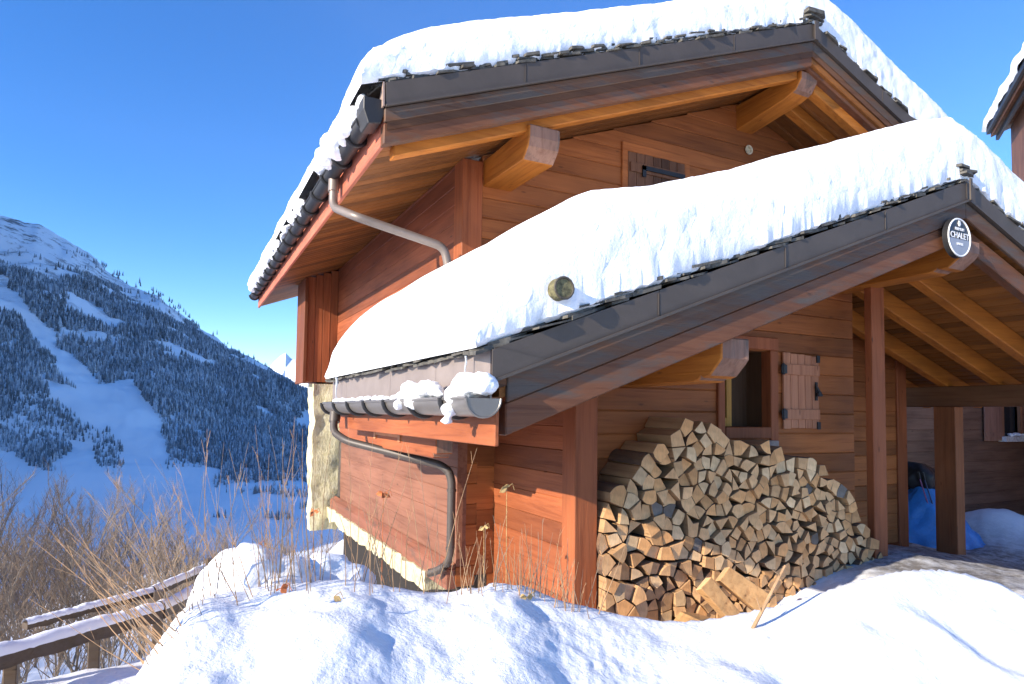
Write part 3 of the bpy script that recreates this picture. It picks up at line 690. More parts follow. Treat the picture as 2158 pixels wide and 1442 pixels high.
def shutter(xa, xb, za, zb, y, parent, mat, n=5, iron=True, tilt=0.0):
    sh = MB(); w_ = (xb - xa) / n
    for i in range(n): sh.box(xa + i * w_ + .0025, xa + (i + 1) * w_ - .0025, y, y + .024, za + random.uniform(-.004, .004), zb + random.uniform(-.004, .004) - tilt * i)
    for zc in (za + .15, zb - .18): sh.box(xa + .02, xb - .01, y - .020, y - .001, zc - .055, zc + .055)
    so_ = sh.build("shutter", mat, parent, bevel=.003)
    if iron:
        for zc in (za + .15, zb - .18):
            h = MB(); h.box(xa - .06, xa + .02, y - .032, y - .022, zc - .045, zc + .045); h.tube([(xa - .035, y - .03, zc - .06), (xa - .035, y - .03, zc + .06)], .014, 8); h.build("hinge", M_black, so_)
        h = MB(); h.box(xb - .07, xb - .035, y - .012, y - .002, (za + zb) / 2 - .10, (za + zb) / 2 + .10); h.tube([(xb - .09, y - .03, (za + zb) / 2 + .06), (xb - .02, y - .05, (za + zb) / 2 - .05)], .014, 8); h.tube([(xb - .05, y - .04, (za + zb) / 2 - .01), (xb - .05, y - .04, (za + zb) / 2 - .055)], .026, 10)
        h.build("latch", M_black, so_)
        for zc in (za + .03, zb - .05):
            h = MB(); h.box(xb - .045, xb + .004, y - .014, y - .002, zc - .04, zc + .04); h.build("corner_iron", M_black, so_)
    return so_
shutter(5.63, 6.18, -.125, .68, YV - .035, CH, wood('Z', (0.44, .18, .09), var=.12, dirt=.1), tilt=.006)
# closed dark shutters on the gable wall and its frame
b = MB()
for (a, c, d, e) in ((4.36, 4.44, 2.2, 3.02), (5.28, 5.36, 2.2, 3.02), (4.36, 5.36, 3.02, 3.12)): b.box(a, c, YF - .03, YF + .05, d, e)
wf2 = b.build("window", WX, CH, bevel=.006)
shutter(4.44, 5.28, 2.25, 3.02, YF - .03, wf2, wood('Z', (0.16, .07, .035)), n=7, iron=False)
b = MB(); b.box(4.62, 5.25, YF - .07, YF - .055, 2.82, 2.87); b.box(4.62, 4.67, YF - .07, YF - .055, 2.74, 2.87); b.build("strap_hinge", M_black, wf2)
b = MB(); b.tube([(6.353 + .05 * math.cos(a * .5236), YF - .02, 3.414 + .05 * math.sin(a * .5236)) for a in range(13)], .014, 8); b.tube([(6.353, YF - .01, 3.414), (6.353, YF + .02, 3.414)], .038, 14); b.build("vent_ring", flat_mat("vent_enamel", (.55, .45, .3)), CH)
# small battens under the left eave
b = MB(); b.box(1.785, 1.80, 5.85, 6.75, -.16, -.10); b.box(1.785, 1.80, 5.85, 5.92, -.28, -.10); b.box(1.785, 1.80, 6.70, 6.77, -.28, -.06); b.box(1.788, 1.80, 5.92, 6.70, -.24, -.21); b.build("batten", wood('Y', (.5, .2, .09)), CH)
# snow-guard log poking out of the verge
b = MB(); b.tube([(1.99, 3.30, .745), (1.99, 3.35, .745), (1.99, 5.9, .745)], [.062, .068, .068], 20)
b.build("snow_guard_log", flat_mat("lichen_log", (.13, .115, .055), .9, 40, .8, .006), CH, smooth=True)
b = MB()
b.tube([(1.99 + .064 * math.cos(a * math.pi / 8), 3.298, .745 + .064 * math.sin(a * math.pi / 8)) for a in range(17)], .008, 6); b.build("bark_rim", flat_mat("bark_dark", (.06, .05, .035)), CH)

# ---- round sign
SG = empty("round_sign", (6.077, 3.34, 1.607), "round black and grey plaque reading CHALET under the porch gable", "sign")
def disc(cx, cz, r, y0, y1, n=48): 
    b = MB(); b.prism([(cx + r * math.cos(2 * math.pi * i / n), cz + r * math.sin(2 * math.pi * i / n)) for i in range(n)], 'Y', y0, y1); return b
m_sb = flat_mat("sign_black", (.02, .02, .022), .35, 5, .1, 0); m_sw = flat_mat("sign_white", (.75, .74, .72), .5, 5, .05, 0); m_sg = flat_mat("sign_grey", (.26, .27, .30), .4, 5, .1, 0)
sx, sz = 6.083, 1.608
disc(sx, sz, .178, 3.315, 3.36).build("plate", m_sb, SG)
b = MB(); b.tube([(sx + .166 * math.cos(a * math.pi / 24), 3.313, sz + .166 * math.sin(a * math.pi / 24)) for a in range(49)], .0075, 6); b.build("ring", m_sw, SG)
b = MB(); b.prism([(sx - .155, sz - .015)] + [(sx + .157 * math.cos(math.pi + math.pi * k / 20), sz - .015 + .145 * math.sin(math.pi + math.pi * k / 20)) for k in range(21)], 'Y', 3.311, 3.3145); b.build("lower_field", m_sg, SG)
def text(s, size, x, z, y, parent, nm="lettering"):
    cu = bpy.data.curves.new(nm, 'FONT'); cu.body = s; cu.size = size; cu.align_x = 'CENTER'; cu.align_y = 'CENTER'; cu.extrude = .001
    cu.offset = .0012
    o = bpy.data.objects.new(nm, cu); COL.objects.link(o); dg = bpy.context.evaluated_depsgraph_get()
    me = bpy.data.meshes.new_from_object(o.evaluated_get(dg)); bpy.data.objects.remove(o); me.materials.clear(); me.materials.append(m_sw)
    o2 = bpy.data.objects.new(nm, me); COL.objects.link(o2); o2.rotation_euler = (R(90), 0, 0); pl = ORG[parent.name]
    o2.location = (x - pl[0], y - pl[1], z - pl[2]); o2.parent = parent; return o2
text("CHALET", .076, sx, sz + .012, 3.308, SG); text("PREMIUM", .034, sx, sz + .072, 3.309, SG); text("SAVOIE", .030, sx, sz - .062, 3.308, SG)
b = MB(); b.box(sx - .011, sx + .011, 3.308, 3.312, sz + .10, sz + .15); b.prism([(sx - .022, sz + .118), (sx, sz + .098), (sx + .022, sz + .118), (sx + .012, sz + .148), (sx - .012, sz + .148)], 'Y', 3.3085, 3.3125); b.build("emblem", m_sw, SG)

# ------------------------------------------------------------------ snow caps
def snow_cap(name, zf, rd, x0, x1, y0, yfun, T, label, seed, base=.255, rf=.2, re=.95, edge=.05, lump=.05):
    xs = [x0 + (x1 - x0) * .0]; 
    xs = list(np.concatenate([x0 + .5 * (1 - np.cos(np.linspace(0, np.pi / 2, 18))) , np.arange(x0 + .53, x1 - .5, .035), x1 - .5 * (1 - np.cos(np.linspace(np.pi / 2, 0, 14)))]))
    ymax = max(yfun(x) for x in xs); vs = np.concatenate([rf * (1 - np.cos(np.linspace(0, np.pi / 2, 20)) ** (2 / 2.6)), rf + np.array([.03, .07, .12, .18, .25, .33, .42, .52, .64, .78])]); 
    ny_extra = int((ymax - y0 - .92) / .05); 
    V = []; rowsn = None
    for x in xs:
        ye = yfun(x); ln = ye - y0
        yy = [v for v in vs if v < ln * .9]; k = (len(vs) - len(yy)) + ny_extra
        start = yy[-1]; yy = yy + [start + (ln - start) * (i + 1) / k for i in range(k)]
        for d in yy:
            ex = min((x - x0) / re, 1.0); ex2 = min((x1 - x) / .5, 1.0); ef = min(d / rf, 1.0); eb = min((ln - d) / .15, 1.0) if ye in (7.8, 9.0, YB) else 1.0
            t = T(x) * math.sqrt(max(0, 1 - (1 - ex) ** 2)) * math.sqrt(max(0, 1 - (1 - ex2) ** 2)) * (max(0, 1 - (1 - ef) ** 2.6)) ** (1 / 2.6) * math.sqrt(max(0, 1 - (1 - eb) ** 2))
            rr = rd - x; zr = zf(x)
            if abs(rr) < .5: zr -= .04 * (1 - abs(rr) / .5)
            z = zr + base + edge * (1 if d > 0 else 0) * min(1, ex * 10 + .2) + t
            P = Vector((x, y0 + d, z)); q = P * 1.0
            face = 1 - min(d / (rf * 1.6), 1)
            side = 1 - min((x - x0) / (re * .45), 1)
            a = face + side * .6
            h = lump * (.12 + a) * .55 * (mnoise.fractal(q * 6.5 + Vector((seed, 0, 0)), .9, 2.1, 4)) + .010 * a * mnoise.fractal(q * 24 + Vector((seed, 5, 0)), .8, 2.1, 3)
            h += .03 * mnoise.noise(q * 1.3 + Vector((0, seed, 0)))
            if d > 0 or True: P = P + Vector((-h * side, -h * (face * .9), h * (.35 + .65 * (1 - face)) if d > 0 else 0))
            # overhanging ragged lip
            if d == 0: P.y -= random.uniform(-.01, .015); P.z += random.uniform(-.008, .008)
            V.append(tuple(P))
        rowsn = len(yy)
    nx = len(xs); b = MB(); b.v = V
    for i in range(nx - 1):
        for j in range(rowsn - 1): q = i * rowsn + j; b.f.append((q, q + rowsn, q + rowsn + 1, q + 1)); b.m.append(0)
    # underside skirt down to the slates
    low = len(b.v); idx = [(i, 0) for i in range(nx)]
    ring = [i * rowsn for i in range(nx)] + [(nx - 1) * rowsn + j for j in range(1, rowsn)] + [i * rowsn + rowsn - 1 for i in range(nx - 2, -1, -1)] + [j for j in range(rowsn - 2, 0, -1)]
    for r_ in ring:
        x, y, z = V[r_]; xx = min(max(x, x0 + .02), x1 - .02); yy_ = max(y, y0 + .03); b.v.append((xx, yy_, zf(xx) + base - .03))
    m = len(ring)
    for k in range(m): b.f.append((ring[k], low + k, low + (k + 1) % m, ring[(k + 1) % m])); b.m.append(0)
    o = b.build(name, M_snow, None, (x0 + 1, y0 + 1, 0), smooth=True, recalc=False)
    for p_ in o.data.polygons: p_.use_smooth = True
    return tag(o, label, "snow")
snow_cap("roof_snow", Zb, RL, 1.46, ER + .08, YR + .0, lambda x: 7.8 if x < 2.36 else 5.96, lambda x: .60 + .11 * math.exp(-((x - 2.15) / .6) ** 2), "deep snow blanket on the lower porch roof above the firewood", 3.3, re=1.05, lump=.022)
snow_cap("roof_snow", Z2, RM, 1.12, MR + .08, YM + .01, lambda x: YB, lambda x: .39 + .05 * sstep(5.0, 7.5, x) * 4, "thick snow blanket on the tall upper gable roof", 8.1, re=.75, rf=.18, lump=.022)

# snow clumps on the gutters, icicles
def clump(name, pts, radii, parent=None, label=None, cat="snow", seed=0, mat=None, sub=3, amp=.35, squash=1.0, group=None):
    bm = bmesh.new()
    for p, r in zip(pts, radii):
        bmesh.ops.create_icosphere(bm, subdivisions=sub, radius=r, matrix=Matrix.Translation(Vector(p)) @ Matrix.Diagonal((1, 1, squash, 1)))
    for v in bm.verts:
        c = v.co; d = mnoise.fractal(c * (1.1 / min(radii)) + Vector((seed, 0, 0)), .8, 2.0, 3) * amp * min(radii)
        v.co = c + Vector((mnoise.noise(c * 6 + Vector((seed, 1, 1))), mnoise.noise(c * 6 + Vector((seed, 7, 1))), mnoise.noise(c * 6 + Vector((1, seed, 1))))) * amp * .8 * min(radii) + v.normal * d
    org = ORG[parent.name] if parent else tuple(pts[0])
    bmesh.ops.translate(bm, verts=bm.verts, vec=-Vector(org))
    me = bpy.data.meshes.new(name); bm.to_mesh(me); bm.free(); me.materials.append(mat or M_snow)
    for p_ in me.polygons: p_.use_smooth = True
    o = bpy.data.objects.new(name, me); COL.objects.link(o)
    rm = o.modifiers.new("fuse", 'REMESH'); rm.mode = 'VOXEL'; rm.voxel_size = min(radii) * .16 + .003; rm.use_smooth_shade = True
    sm = o.modifiers.new("soften", 'SMOOTH'); sm.iterations = 6; sm.factor = .6
    tx = bpy.data.textures.new("lumps", 'CLOUDS'); tx.noise_scale = max(min(radii) * .9, .02); tx.noise_depth = 3
    dm = o.modifiers.new("lumps", 'DISPLACE'); dm.texture = tx; dm.strength = min(radii) * .5; dm.mid_level = .5; dm.texture_coords = 'LOCAL'
    if parent: o.parent = parent
    else: o.location = org
    ORG[o.name] = org
    if label: tag(o, label, cat, group)
    return o
clump("gutter_snow", [(1.50, 3.36, .16), (1.46, 3.47, .15), (1.42, 3.56, .10), (1.395, 3.60, .02), (1.51, 3.50, .17), (1.385, 3.615, -.04)], [.085, .10, .075, .05, .08, .032], None, "rounded snow lump at the near end of the lower gutter", seed=4, squash=.8)
clump("gutter_snow", [(1.44, 3.95 + i * .14, .13 + .02 * math.sin(i * 2)) for i in range(6)] + [(1.40, 4.3, .07), (1.39, 4.55, .06)], [.06, .085, .08, .09, .075, .055, .07, .06], None, "long ragged snow strip lying midway along the lower gutter", seed=9, squash=.75)
clump("gutter_snow", [(1.46, 4.9 + i * .21, .10) for i in range(11)], [.05, .04, .055, .04, .045, .06, .04, .05, .045, .05, .06], None, "thin broken snow filling the far half of the lower gutter", seed=12, squash=.6)
clump("gutter_snow", [(1.22, 5.10, 2.44), (1.18, 5.35, 2.42), (1.16, 5.6, 2.40), (1.15, 5.9, 2.38), (1.15, 6.25, 2.40), (1.18, 6.6, 2.42), (1.12, 5.45, 2.33), (1.11, 6.1, 2.31)], [.07, .10, .12, .13, .12, .09, .06, .06], None, "snow spilling over the near end of the upper gutter", seed=15)
clump("gutter_snow", [(1.18, 8 + i * .5 + random.uniform(-.1, .1), 2.40) for i in range(12)], [random.uniform(.06, .13) for _ in range(12)], None, "snow clumps strung along the far part of the upper gutter", seed=19)
m_ice, n_, p_ = newmat("ice"); p_.inputs["Base Color"].default_value = (.85, .9, .95, 1); p_.inputs["Roughness"].default_value = .12; p_.inputs["Transmission Weight"].default_value = .6
for (x, y, z0_, z1_, r_, lb) in ((1.50, 3.62, .34, .18, .006, "thin icicle hanging from the slates above the gutter's near end"), (1.50, 7.3, .37, .10, .014, "icicle hanging at the far left corner of the lower roof")):
    b = MB(); n = 8; b.tube([(x + .004 * math.sin(i), y, z0_ + (z1_ - z0_) * i / n) for i in range(n + 1)], [r_ * (1 - i / (n + .5)) + .0015 for i in range(n + 1)], 8)
    tag(b.build("icicle", m_ice, None, (x, y, z0_), smooth=True), lb, "icicle")

# ------------------------------------------------------------------ firewood
OUT = [(a * 1.133, max(c * 1.133, -1.86)) for a, c in [(2.66, -1.42), (2.66, -.73), (2.77, -.70), (2.84, -.57), (2.98, -.42), (3.18, -.27), (3.38, -.17), (3.52, -.05), (3.72, -.13), (4.03, -.25), (4.24, -.24), (4.57, -.35), (4.93, -.44), (5.11, -.55), (5.33, -.72), (5.42, -.88), (5.61, -1.12), (5.84, -1.38), (5.84, -1.62), (2.66, -1.62)]]
OUT = [(max(a, 3.05), c) for a, c in OUT]
def inside(x, y, P):
    c = False; n = len(P)
    for i in range(n):
        x0, y0 = P[i]; x1, y1 = P[(i + 1) % n]
        if ((y0 > y) != (y1 > y)) and x < (x1 - x0) * (y - y0) / (y1 - y0) + x0: c = not c
    return c
ORDN = ['first', 'second', 'third', 'fourth', 'fifth', 'sixth', 'seventh', 'eighth', 'ninth', 'tenth', 'eleventh', 'twelfth', 'thirteenth', 'fourteenth', 'fifteenth', 'sixteenth', 'seventeenth', 'eighteenth', 'nineteenth', 'twentieth'] 
ORDN += ['twenty-' + q for q in ORDN[:9]] + ['thirtieth'] + ['thirty-' + q for q in ORDN[:9]] + ['fortieth'] + ['forty-' + q for q in ORDN[:9]] + ['fiftieth'] + ['fifty-' + q for q in ORDN[:9]] + ['sixtieth']
LOGS = []
def firewood():
    rnd = random.Random(11); pts = []; tries = 0
    area = 0.0
    for i in range(len(OUT)): area += OUT[i][0] * OUT[(i + 1) % len(OUT)][1] - OUT[(i + 1) % len(OUT)][0] * OUT[i][1]
    area = abs(area) / 2; Nw = 385; dmin = math.sqrt(area / Nw) * .78
    while len(pts) < Nw and tries < 200000:
        tries += 1; x = rnd.uniform(3.05, 6.62); z = rnd.uniform(-1.86, -.03)
        if not inside(x, z, OUT): continue
        sc_ = 1.12 if x < 3.9 else .95
        if tries > 60000: sc_ *= .8
        if all((x - a) ** 2 + (z - c) ** 2 > (dmin * sc_) ** 2 for a, c in pts): pts.append((x, z))
    def clip(poly, nx, nz, d):
        out = []
        for i in range(len(poly)):
            a, c = poly[i], poly[(i + 1) % len(poly)]; da = a[0] * nx + a[1] * nz - d; dc = c[0] * nx + c[1] * nz - d
            if da <= 0: out.append(a)
            if da * dc < 0: t = da / (da - dc); out.append((a[0] + (c[0] - a[0]) * t, a[1] + (c[1] - a[1]) * t))
        return out
    endm = []
    for i, (col, nm) in enumerate((((.88, .51, .23), 'pale'), ((.82, .42, .16), 'tan'), ((.90, .60, .31), 'light'), ((.20, .17, .14), 'grey'))):
        m, n, p = newmat("log_end_" + nm); oi = N(n, "ShaderNodeObjectInfo")
        c = mapping(n, (40, 4, 14)); f = noise(n, c, 1, 5, .7, .4); g = noise(n, mapping(n, (5, 5, 5)), 1, 3)
        cc = ramp(n, [(.25, tuple(q * .72 for q in col)), (.6, col), (.85, tuple(min(1, q * 1.2) for q in col))], f).outputs[0]
        hv = N(n, "ShaderNodeHueSaturation"); mr = N(n, "ShaderNodeMapRange"); L(n, oi.outputs["Random"], mr.inputs[0]); mr.inputs[3].default_value = .72; mr.inputs[4].default_value = 1.12
        L(n, mr.outputs[0], hv.inputs["Value"]); L(n, cc, hv.inputs["Color"])
        L(n, mixc(n, .35, hv.outputs[0], ramp(n, [(.4, (.55, .45, .38)), (.6, (1, 1, 1))], g).outputs[0], 'MULTIPLY'), p.inputs["Base Color"])
        p.inputs["Roughness"].default_value = .85; bump(n, p, f, .004, .8); endm.append(m)
    bark = wood('Y', (.17, .10, .06), weather=.5); split = wood('Y', (.40, .24, .12), var=.3)
    cnt = 0; ARE = []
    for i, (x, z) in enumerate(pts):
        poly = [(x + .102 * math.cos(k * .7854 + .39), z + .102 * math.sin(k * .7854 + .39)) for k in range(8)]
        for j, (a, c) in enumerate(pts):
            if i == j: continue
            dx, dz = a - x, c - z; l2 = dx * dx + dz * dz
            if l2 > .09: continue
            l = math.sqrt(l2); poly = clip(poly, dx / l, dz / l, (dx * (x + a) / 2 + dz * (z + c) / 2) / l - .0035)
            if len(poly) < 3: break
        poly = clip(poly, -1, 0, -3.045) if len(poly) > 2 else poly
        if len(poly) < 3: continue
        # keep the 3-5 longest corners so the ends read as split wedges
        def drop(P):
            best = None
            for k in range(len(P)):
                a, c, d = P[k - 1], P[k], P[(k + 1) % len(P)]; ar = abs((c[0] - a[0]) * (d[1] - a[1]) - (d[0] - a[0]) * (c[1] - a[1]))
                if best is None or ar < best[0]: best = (ar, k)
            return [q for k, q in enumerate(P) if k != best[1]]
        want = rnd.choice((3, 3, 4, 4, 4, 5))
        while len(poly) > want: poly = drop(poly)
        # one bark side bulges as an arc
        arc = rnd.random() < .55; Pn = []
        k0 = max(range(len(poly)), key=lambda k: (poly[k][0] - poly[(k + 1) % len(poly)][0]) ** 2 + (poly[k][1] - poly[(k + 1) % len(poly)][1]) ** 2)
        cx = sum(q[0] for q in poly) / len(poly); cz = sum(q[1] for q in poly) / len(poly); barks = []
        for k in range(len(poly)):
            a, c = poly[k], poly[(k + 1) % len(poly)]; Pn.append(a); barks.append(arc and k == k0)
            if arc and k == k0:
                mx, mz = (a[0] + c[0]) / 2 - cx, (a[1] + c[1]) / 2 - cz; l = math.hypot(mx, mz) + 1e-6; el = math.hypot(a[0] - c[0], a[1] - c[1])
                for t in (.25, .5, .75):
                    bul = el * .24 * (1 - (2 * t - 1) ** 2); Pn.append((a[0] + (c[0] - a[0]) * t + mx / l * bul * .6, a[1] + (c[1] - a[1]) * t + mz / l * bul * .6)); barks.append(True)
        yf = 4.41 + rnd.uniform(-.03, .03)
        if x < 3.4 and z < -1.08: yf -= rnd.uniform(.0, .04)
        ln = rnd.uniform(.40, .46)
        if x < 4.0 and z > -1.0: ln = .46
        b = MB(); n = len(Pn)
        if sum(Pn[k][0] * Pn[(k + 1) % n][1] - Pn[(k + 1) % n][0] * Pn[k][1] for k in range(n)) < 0: Pn = Pn[::-1]; barks = barks[::-1]
        tx, tz = rnd.uniform(-.03, .03), rnd.uniform(-.02, .02); tilt = rnd.uniform(-.10, .10); tilt2 = rnd.uniform(-.10, .10)
        f0 = [(a, yf + (a - cx) * tilt + (c - cz) * tilt2, c) for a, c in Pn]; f1 = [(a + tx, yf + ln, c + tz) for a, c in Pn]
        g = rnd.random(); em = 1 if g < .33 else (0 if g < .74 else (2 if g < .95 else 3))
        b.add(f0 + f1, [tuple(range(n))]); b.add([], [])
        b.f.append(tuple(range(n, 2 * n))[::-1]); b.m.append(0)
        for k in range(n): b.f.append((k, n + k, n + (k + 1) % n, (k + 1) % n)); b.m.append(2 if barks[k] else 1)
        o = b.build("firewood_log", [endm[em], split, bark], None, (cx, yf, cz), bevel=.0025)
        ARE.append((abs(sum(Pn[k][0] * Pn[(k + 1) % n][1] - Pn[(k + 1) % n][0] * Pn[k][1] for k in range(n))), o))
        grey = em == 3; LOGS.append((o, cx, cz, grey, want))
        cnt += 1
    small = {o.name for a, o in sorted(ARE, key=lambda q: -q[0])[294:]}
    if small:
        bm = bmesh.new()
        for q in LOGS:
            if q[0].name in small:
                t_ = q[0].data.copy(); t_.transform(Matrix.Translation(q[0].location)); 
                for p_ in t_.polygons: p_.material_index = 0 if p_.material_index == 0 else 1
                bm.from_mesh(t_); bpy.data.meshes.remove(t_); bpy.data.objects.remove(q[0])
        me = bpy.data.meshes.new("kindling"); bm.to_mesh(me); bm.free(); me.materials.append(endm[0]); me.materials.append(split)
        o = bpy.data.objects.new("kindling", me); COL.objects.link(o); tag(o, "smallest split pieces wedged between the bigger logs of the firewood stack", "firewood", kind='stuff')
        LOGS[:] = [q for q in LOGS if not any(q is z_ for z_ in ())]
    LV = []
    for q in LOGS:
        try: q[0].name; LV.append(q)
        except ReferenceError: pass
    LOGS[:] = LV
    zmin = min(q[2] for q in LOGS); rows = {}
    for q in LOGS: rows.setdefault(int((q[2] - zmin) / .128), []).append(q)
    for ri, k in enumerate(sorted(rows)):
        for ci, (o, cx, cz, grey, want) in enumerate(sorted(rows[k], key=lambda q: q[1])):
            shp = {3: 'triangular', 4: 'four-sided', 5: 'rounded'}[want]
            tag(o, "%s %s log end, %s from the left in the %s row up of the stack" % ('grey' if grey else 'pale', shp, ORDN[ci], ORDN[ri]), "firewood", "split firewood logs stacked against the front wall")
    def slab_log(P, name, label, mats=(0, 1)):
        b = MB(); P = [(a * 1.09, c * 1.10, d * 1.09) for a, c, d in P]; b.add(P, [(0, 1, 2, 3), (7, 6, 5, 4), (0, 4, 5, 1), (1, 5, 6, 2), (2, 6, 7, 3), (3, 7, 4, 0)])
        b.m = [0, 0, 1, 1, 1, 1]; tag(b.build(name, [endm[2], wood('Y', (.58, .33, .14), var=.1), bark], None, P[0], bevel=.004), label, "firewood")
    # loose chunks lying on the stack's foot
    slab_log([(3.56, 3.62, -1.21), (3.66, 3.62, -1.12), (3.71, 3.72, -1.15), (3.61, 3.72, -1.24), (3.86, 3.52, -1.46), (3.98, 3.52, -1.34), (4.06, 3.66, -1.36), (3.92, 3.66, -1.48)], "firewood_log", "big bright orange split slab leaning at the foot of the firewood stack")
    slab_log([(3.36, 3.60, -1.24), (3.46, 3.60, -1.17), (3.50, 3.70, -1.20), (3.40, 3.70, -1.28), (3.66, 3.50, -1.58), (3.74, 3.50, -1.52), (3.80, 3.62, -1.54), (3.70, 3.62, -1.60)], "firewood_log", "narrow split slab lying left beside the big orange slab")
    slab_log([(3.02, 3.46, -1.54), (3.20, 3.44, -1.40), (3.36, 3.50, -1.42), (3.34, 3.50, -1.60), (3.04, 3.66, -1.56), (3.22, 3.66, -1.40), (3.40, 3.66, -1.44), (3.38, 3.66, -1.6)], "firewood_log", "wide pale wedge of wood half sunk in the snow before the stack")
firewood()
b = MB(); b.box(5.12, 5.30, 4.62, 4.84, -.36, -.24)
tag(b.build("wood_block", flat_mat("grey_block", (.24, .18, .15)), None, (5.2, 4.7, -.3), bevel=.006), "square grey-brown block lying on top of the firewood under the window", "block")

# ------------------------------------------------------------------ background annex, neighbour chalet
AX = empty("annex_building", (14.0, 8.5, -2.6), "brown timber building seen behind the porch posts with a small white-silled window", "building")
b = MB(); plank_wall_Y(b, 8.5, .12, -3.6, 2.8, lambda z: 10.3, lambda z: 25.0, .24, [(17.15, 17.85, -.40, .65)]); b.build("wall", wood('X', (.30, .16, .10), var=.2), AX)
b = MB(); b.box(10.3, 25, 8.62, 13.5, -3.6, 2.8); b.build("wall", wood('X', BRN), AX)
b = MB(); b.prism([(8.0, 2.7), (11.2, 3.9), (14.2, 2.7), (14.2, 3.0), (11.2, 4.2), (8.0, 3.0)], 'X', 10.0, 25.4); b.build("roof", M_slate, AX)
b = MB(); b.prism([(7.95, 3.01), (11.2, 4.21), (14.3, 3.01), (14.2, 3.35), (11.2, 4.6), (8.0, 3.35)], 'X', 9.95, 25.45); tag(b.build("annex_roof_snow", M_snow, None, (17, 11, 3.0), bevel=.15), "snow layer lying on the roof of the building behind the porch", "snow")
b = MB(); b.box(17.05, 17.15, 8.44, 8.6, -.5, .75); b.box(17.85, 17.95, 8.44, 8.6, -.5, .75); b.box(17.15, 17.85, 8.44, 8.6, .65, .75)
aw = b.build("window", wood('Z', (.45, .22, .12)), AX); b = MB(); b.box(17.15, 17.85, 8.55, 8.56, -.4, .65); b.build("pane", M_glass, aw)
b = MB(); b.box(17.0, 18.0, 8.34, 8.6, -.52, -.40); b.build("sill", flat_mat("white_sill", (.75, .74, .72)), aw)
shutter(16.30, 17.02, -.50, .70, 8.42, aw, wood('Z', (.42, .22, .15), var=.1), n=5, iron=False)
clump("sill_snow", [(17.3, 8.36, -.36), (17.55, 8.36, -.36), (17.8, 8.36, -.37)], [.09, .1, .08], None, "strip of snow on the window sill of the building behind the porch", seed=2, squash=.5)

NB = empty("neighbour_chalet", (22, 11, -2), "dark timber chalet roof with thick snow at the right edge of the picture", "chalet")
P1 = Vector((17.356, 8.675, 6.883)) * (20 / 16); e = Vector((.795, .606, 0)); nn = Vector((.606, -.795, 0))
def nbq(s, t, z): p = P1 + e * s + nn * t; return (p.x, p.y, P1.z + z)
def nbprism(b, poly, s0, s1):
    n = len(poly); vs = [nbq(s0, t, z) for t, z in poly] + [nbq(s1, t, z) for t, z in poly]
    b.add(vs, [tuple(range(n)), tuple(range(n, 2 * n))[::-1]] + [(i, n + i, n + (i + 1) % n, (i + 1) % n) for i in range(n)])
b = MB(); nbprism(b, [(0, 0), (4.5, 1.8), (9, 0), (9, .25), (4.5, 2.05), (0, .25)], -9, 0); b.build("roof", wood('X', BRN), NB)
b = MB(); nbprism(b, [(-.10, .12), (-.01, .12), (-.01, .30), (-.10, .30)], -9.05, .05); nbprism(b, [(.12, -.12), (.2, -.12), (.2, .0), (.12, .02)], -9, -.02); b.build("gutter", M_black, NB)
b = MB(); nbprism(b, [(.45, -12), (8.5, -12), (8.5, .2), (4.5, 1.75), (.45, .15)], -8.6, -.25); b.build("wall", wood('Z', (.16, .07, .035)), NB)
b = MB(); ns = 60; prof = [(-.12, .28), (-.2, .42), (-.16, .62), (.05, .78), (.5, .98), (4.5, 2.6), (9, .8), (9.1, .28)]
rows_ = []
for i in range(ns + 1):
    s = -9.1 + 9.25 * i / ns
    fall_ = min(1, (ns - i) / 4) ** .5 if i > ns - 4 else 1
    for (t, z) in prof:
        w_ = mnoise.noise(Vector((s * 2.2, t * 2, z * 3))) * .08; base_ = .26 + .4 * min(t, 9 - t) if t > 0 else .26
        b.v.append(nbq(s, t - w_, base_ + (z - base_) * max(fall_, .02) + w_ * .6))
k = len(prof)
for i in range(ns):
    for j in range(k - 1): b.f.append((i * k + j, i * k + j + 1, (i + 1) * k + j + 1, (i + 1) * k + j)); b.m.append(0)
b.f.append(tuple(range(k))); b.m.append(0); b.f.append(tuple(ns * k + j for j in range(k))[::-1]); b.m.append(0)
sb = b.build("roof_snow", M_snow, None, nbq(-4, 2, .5), smooth=True); tag(sb, "thick snow on the neighbouring chalet roof at the right edge", "snow")

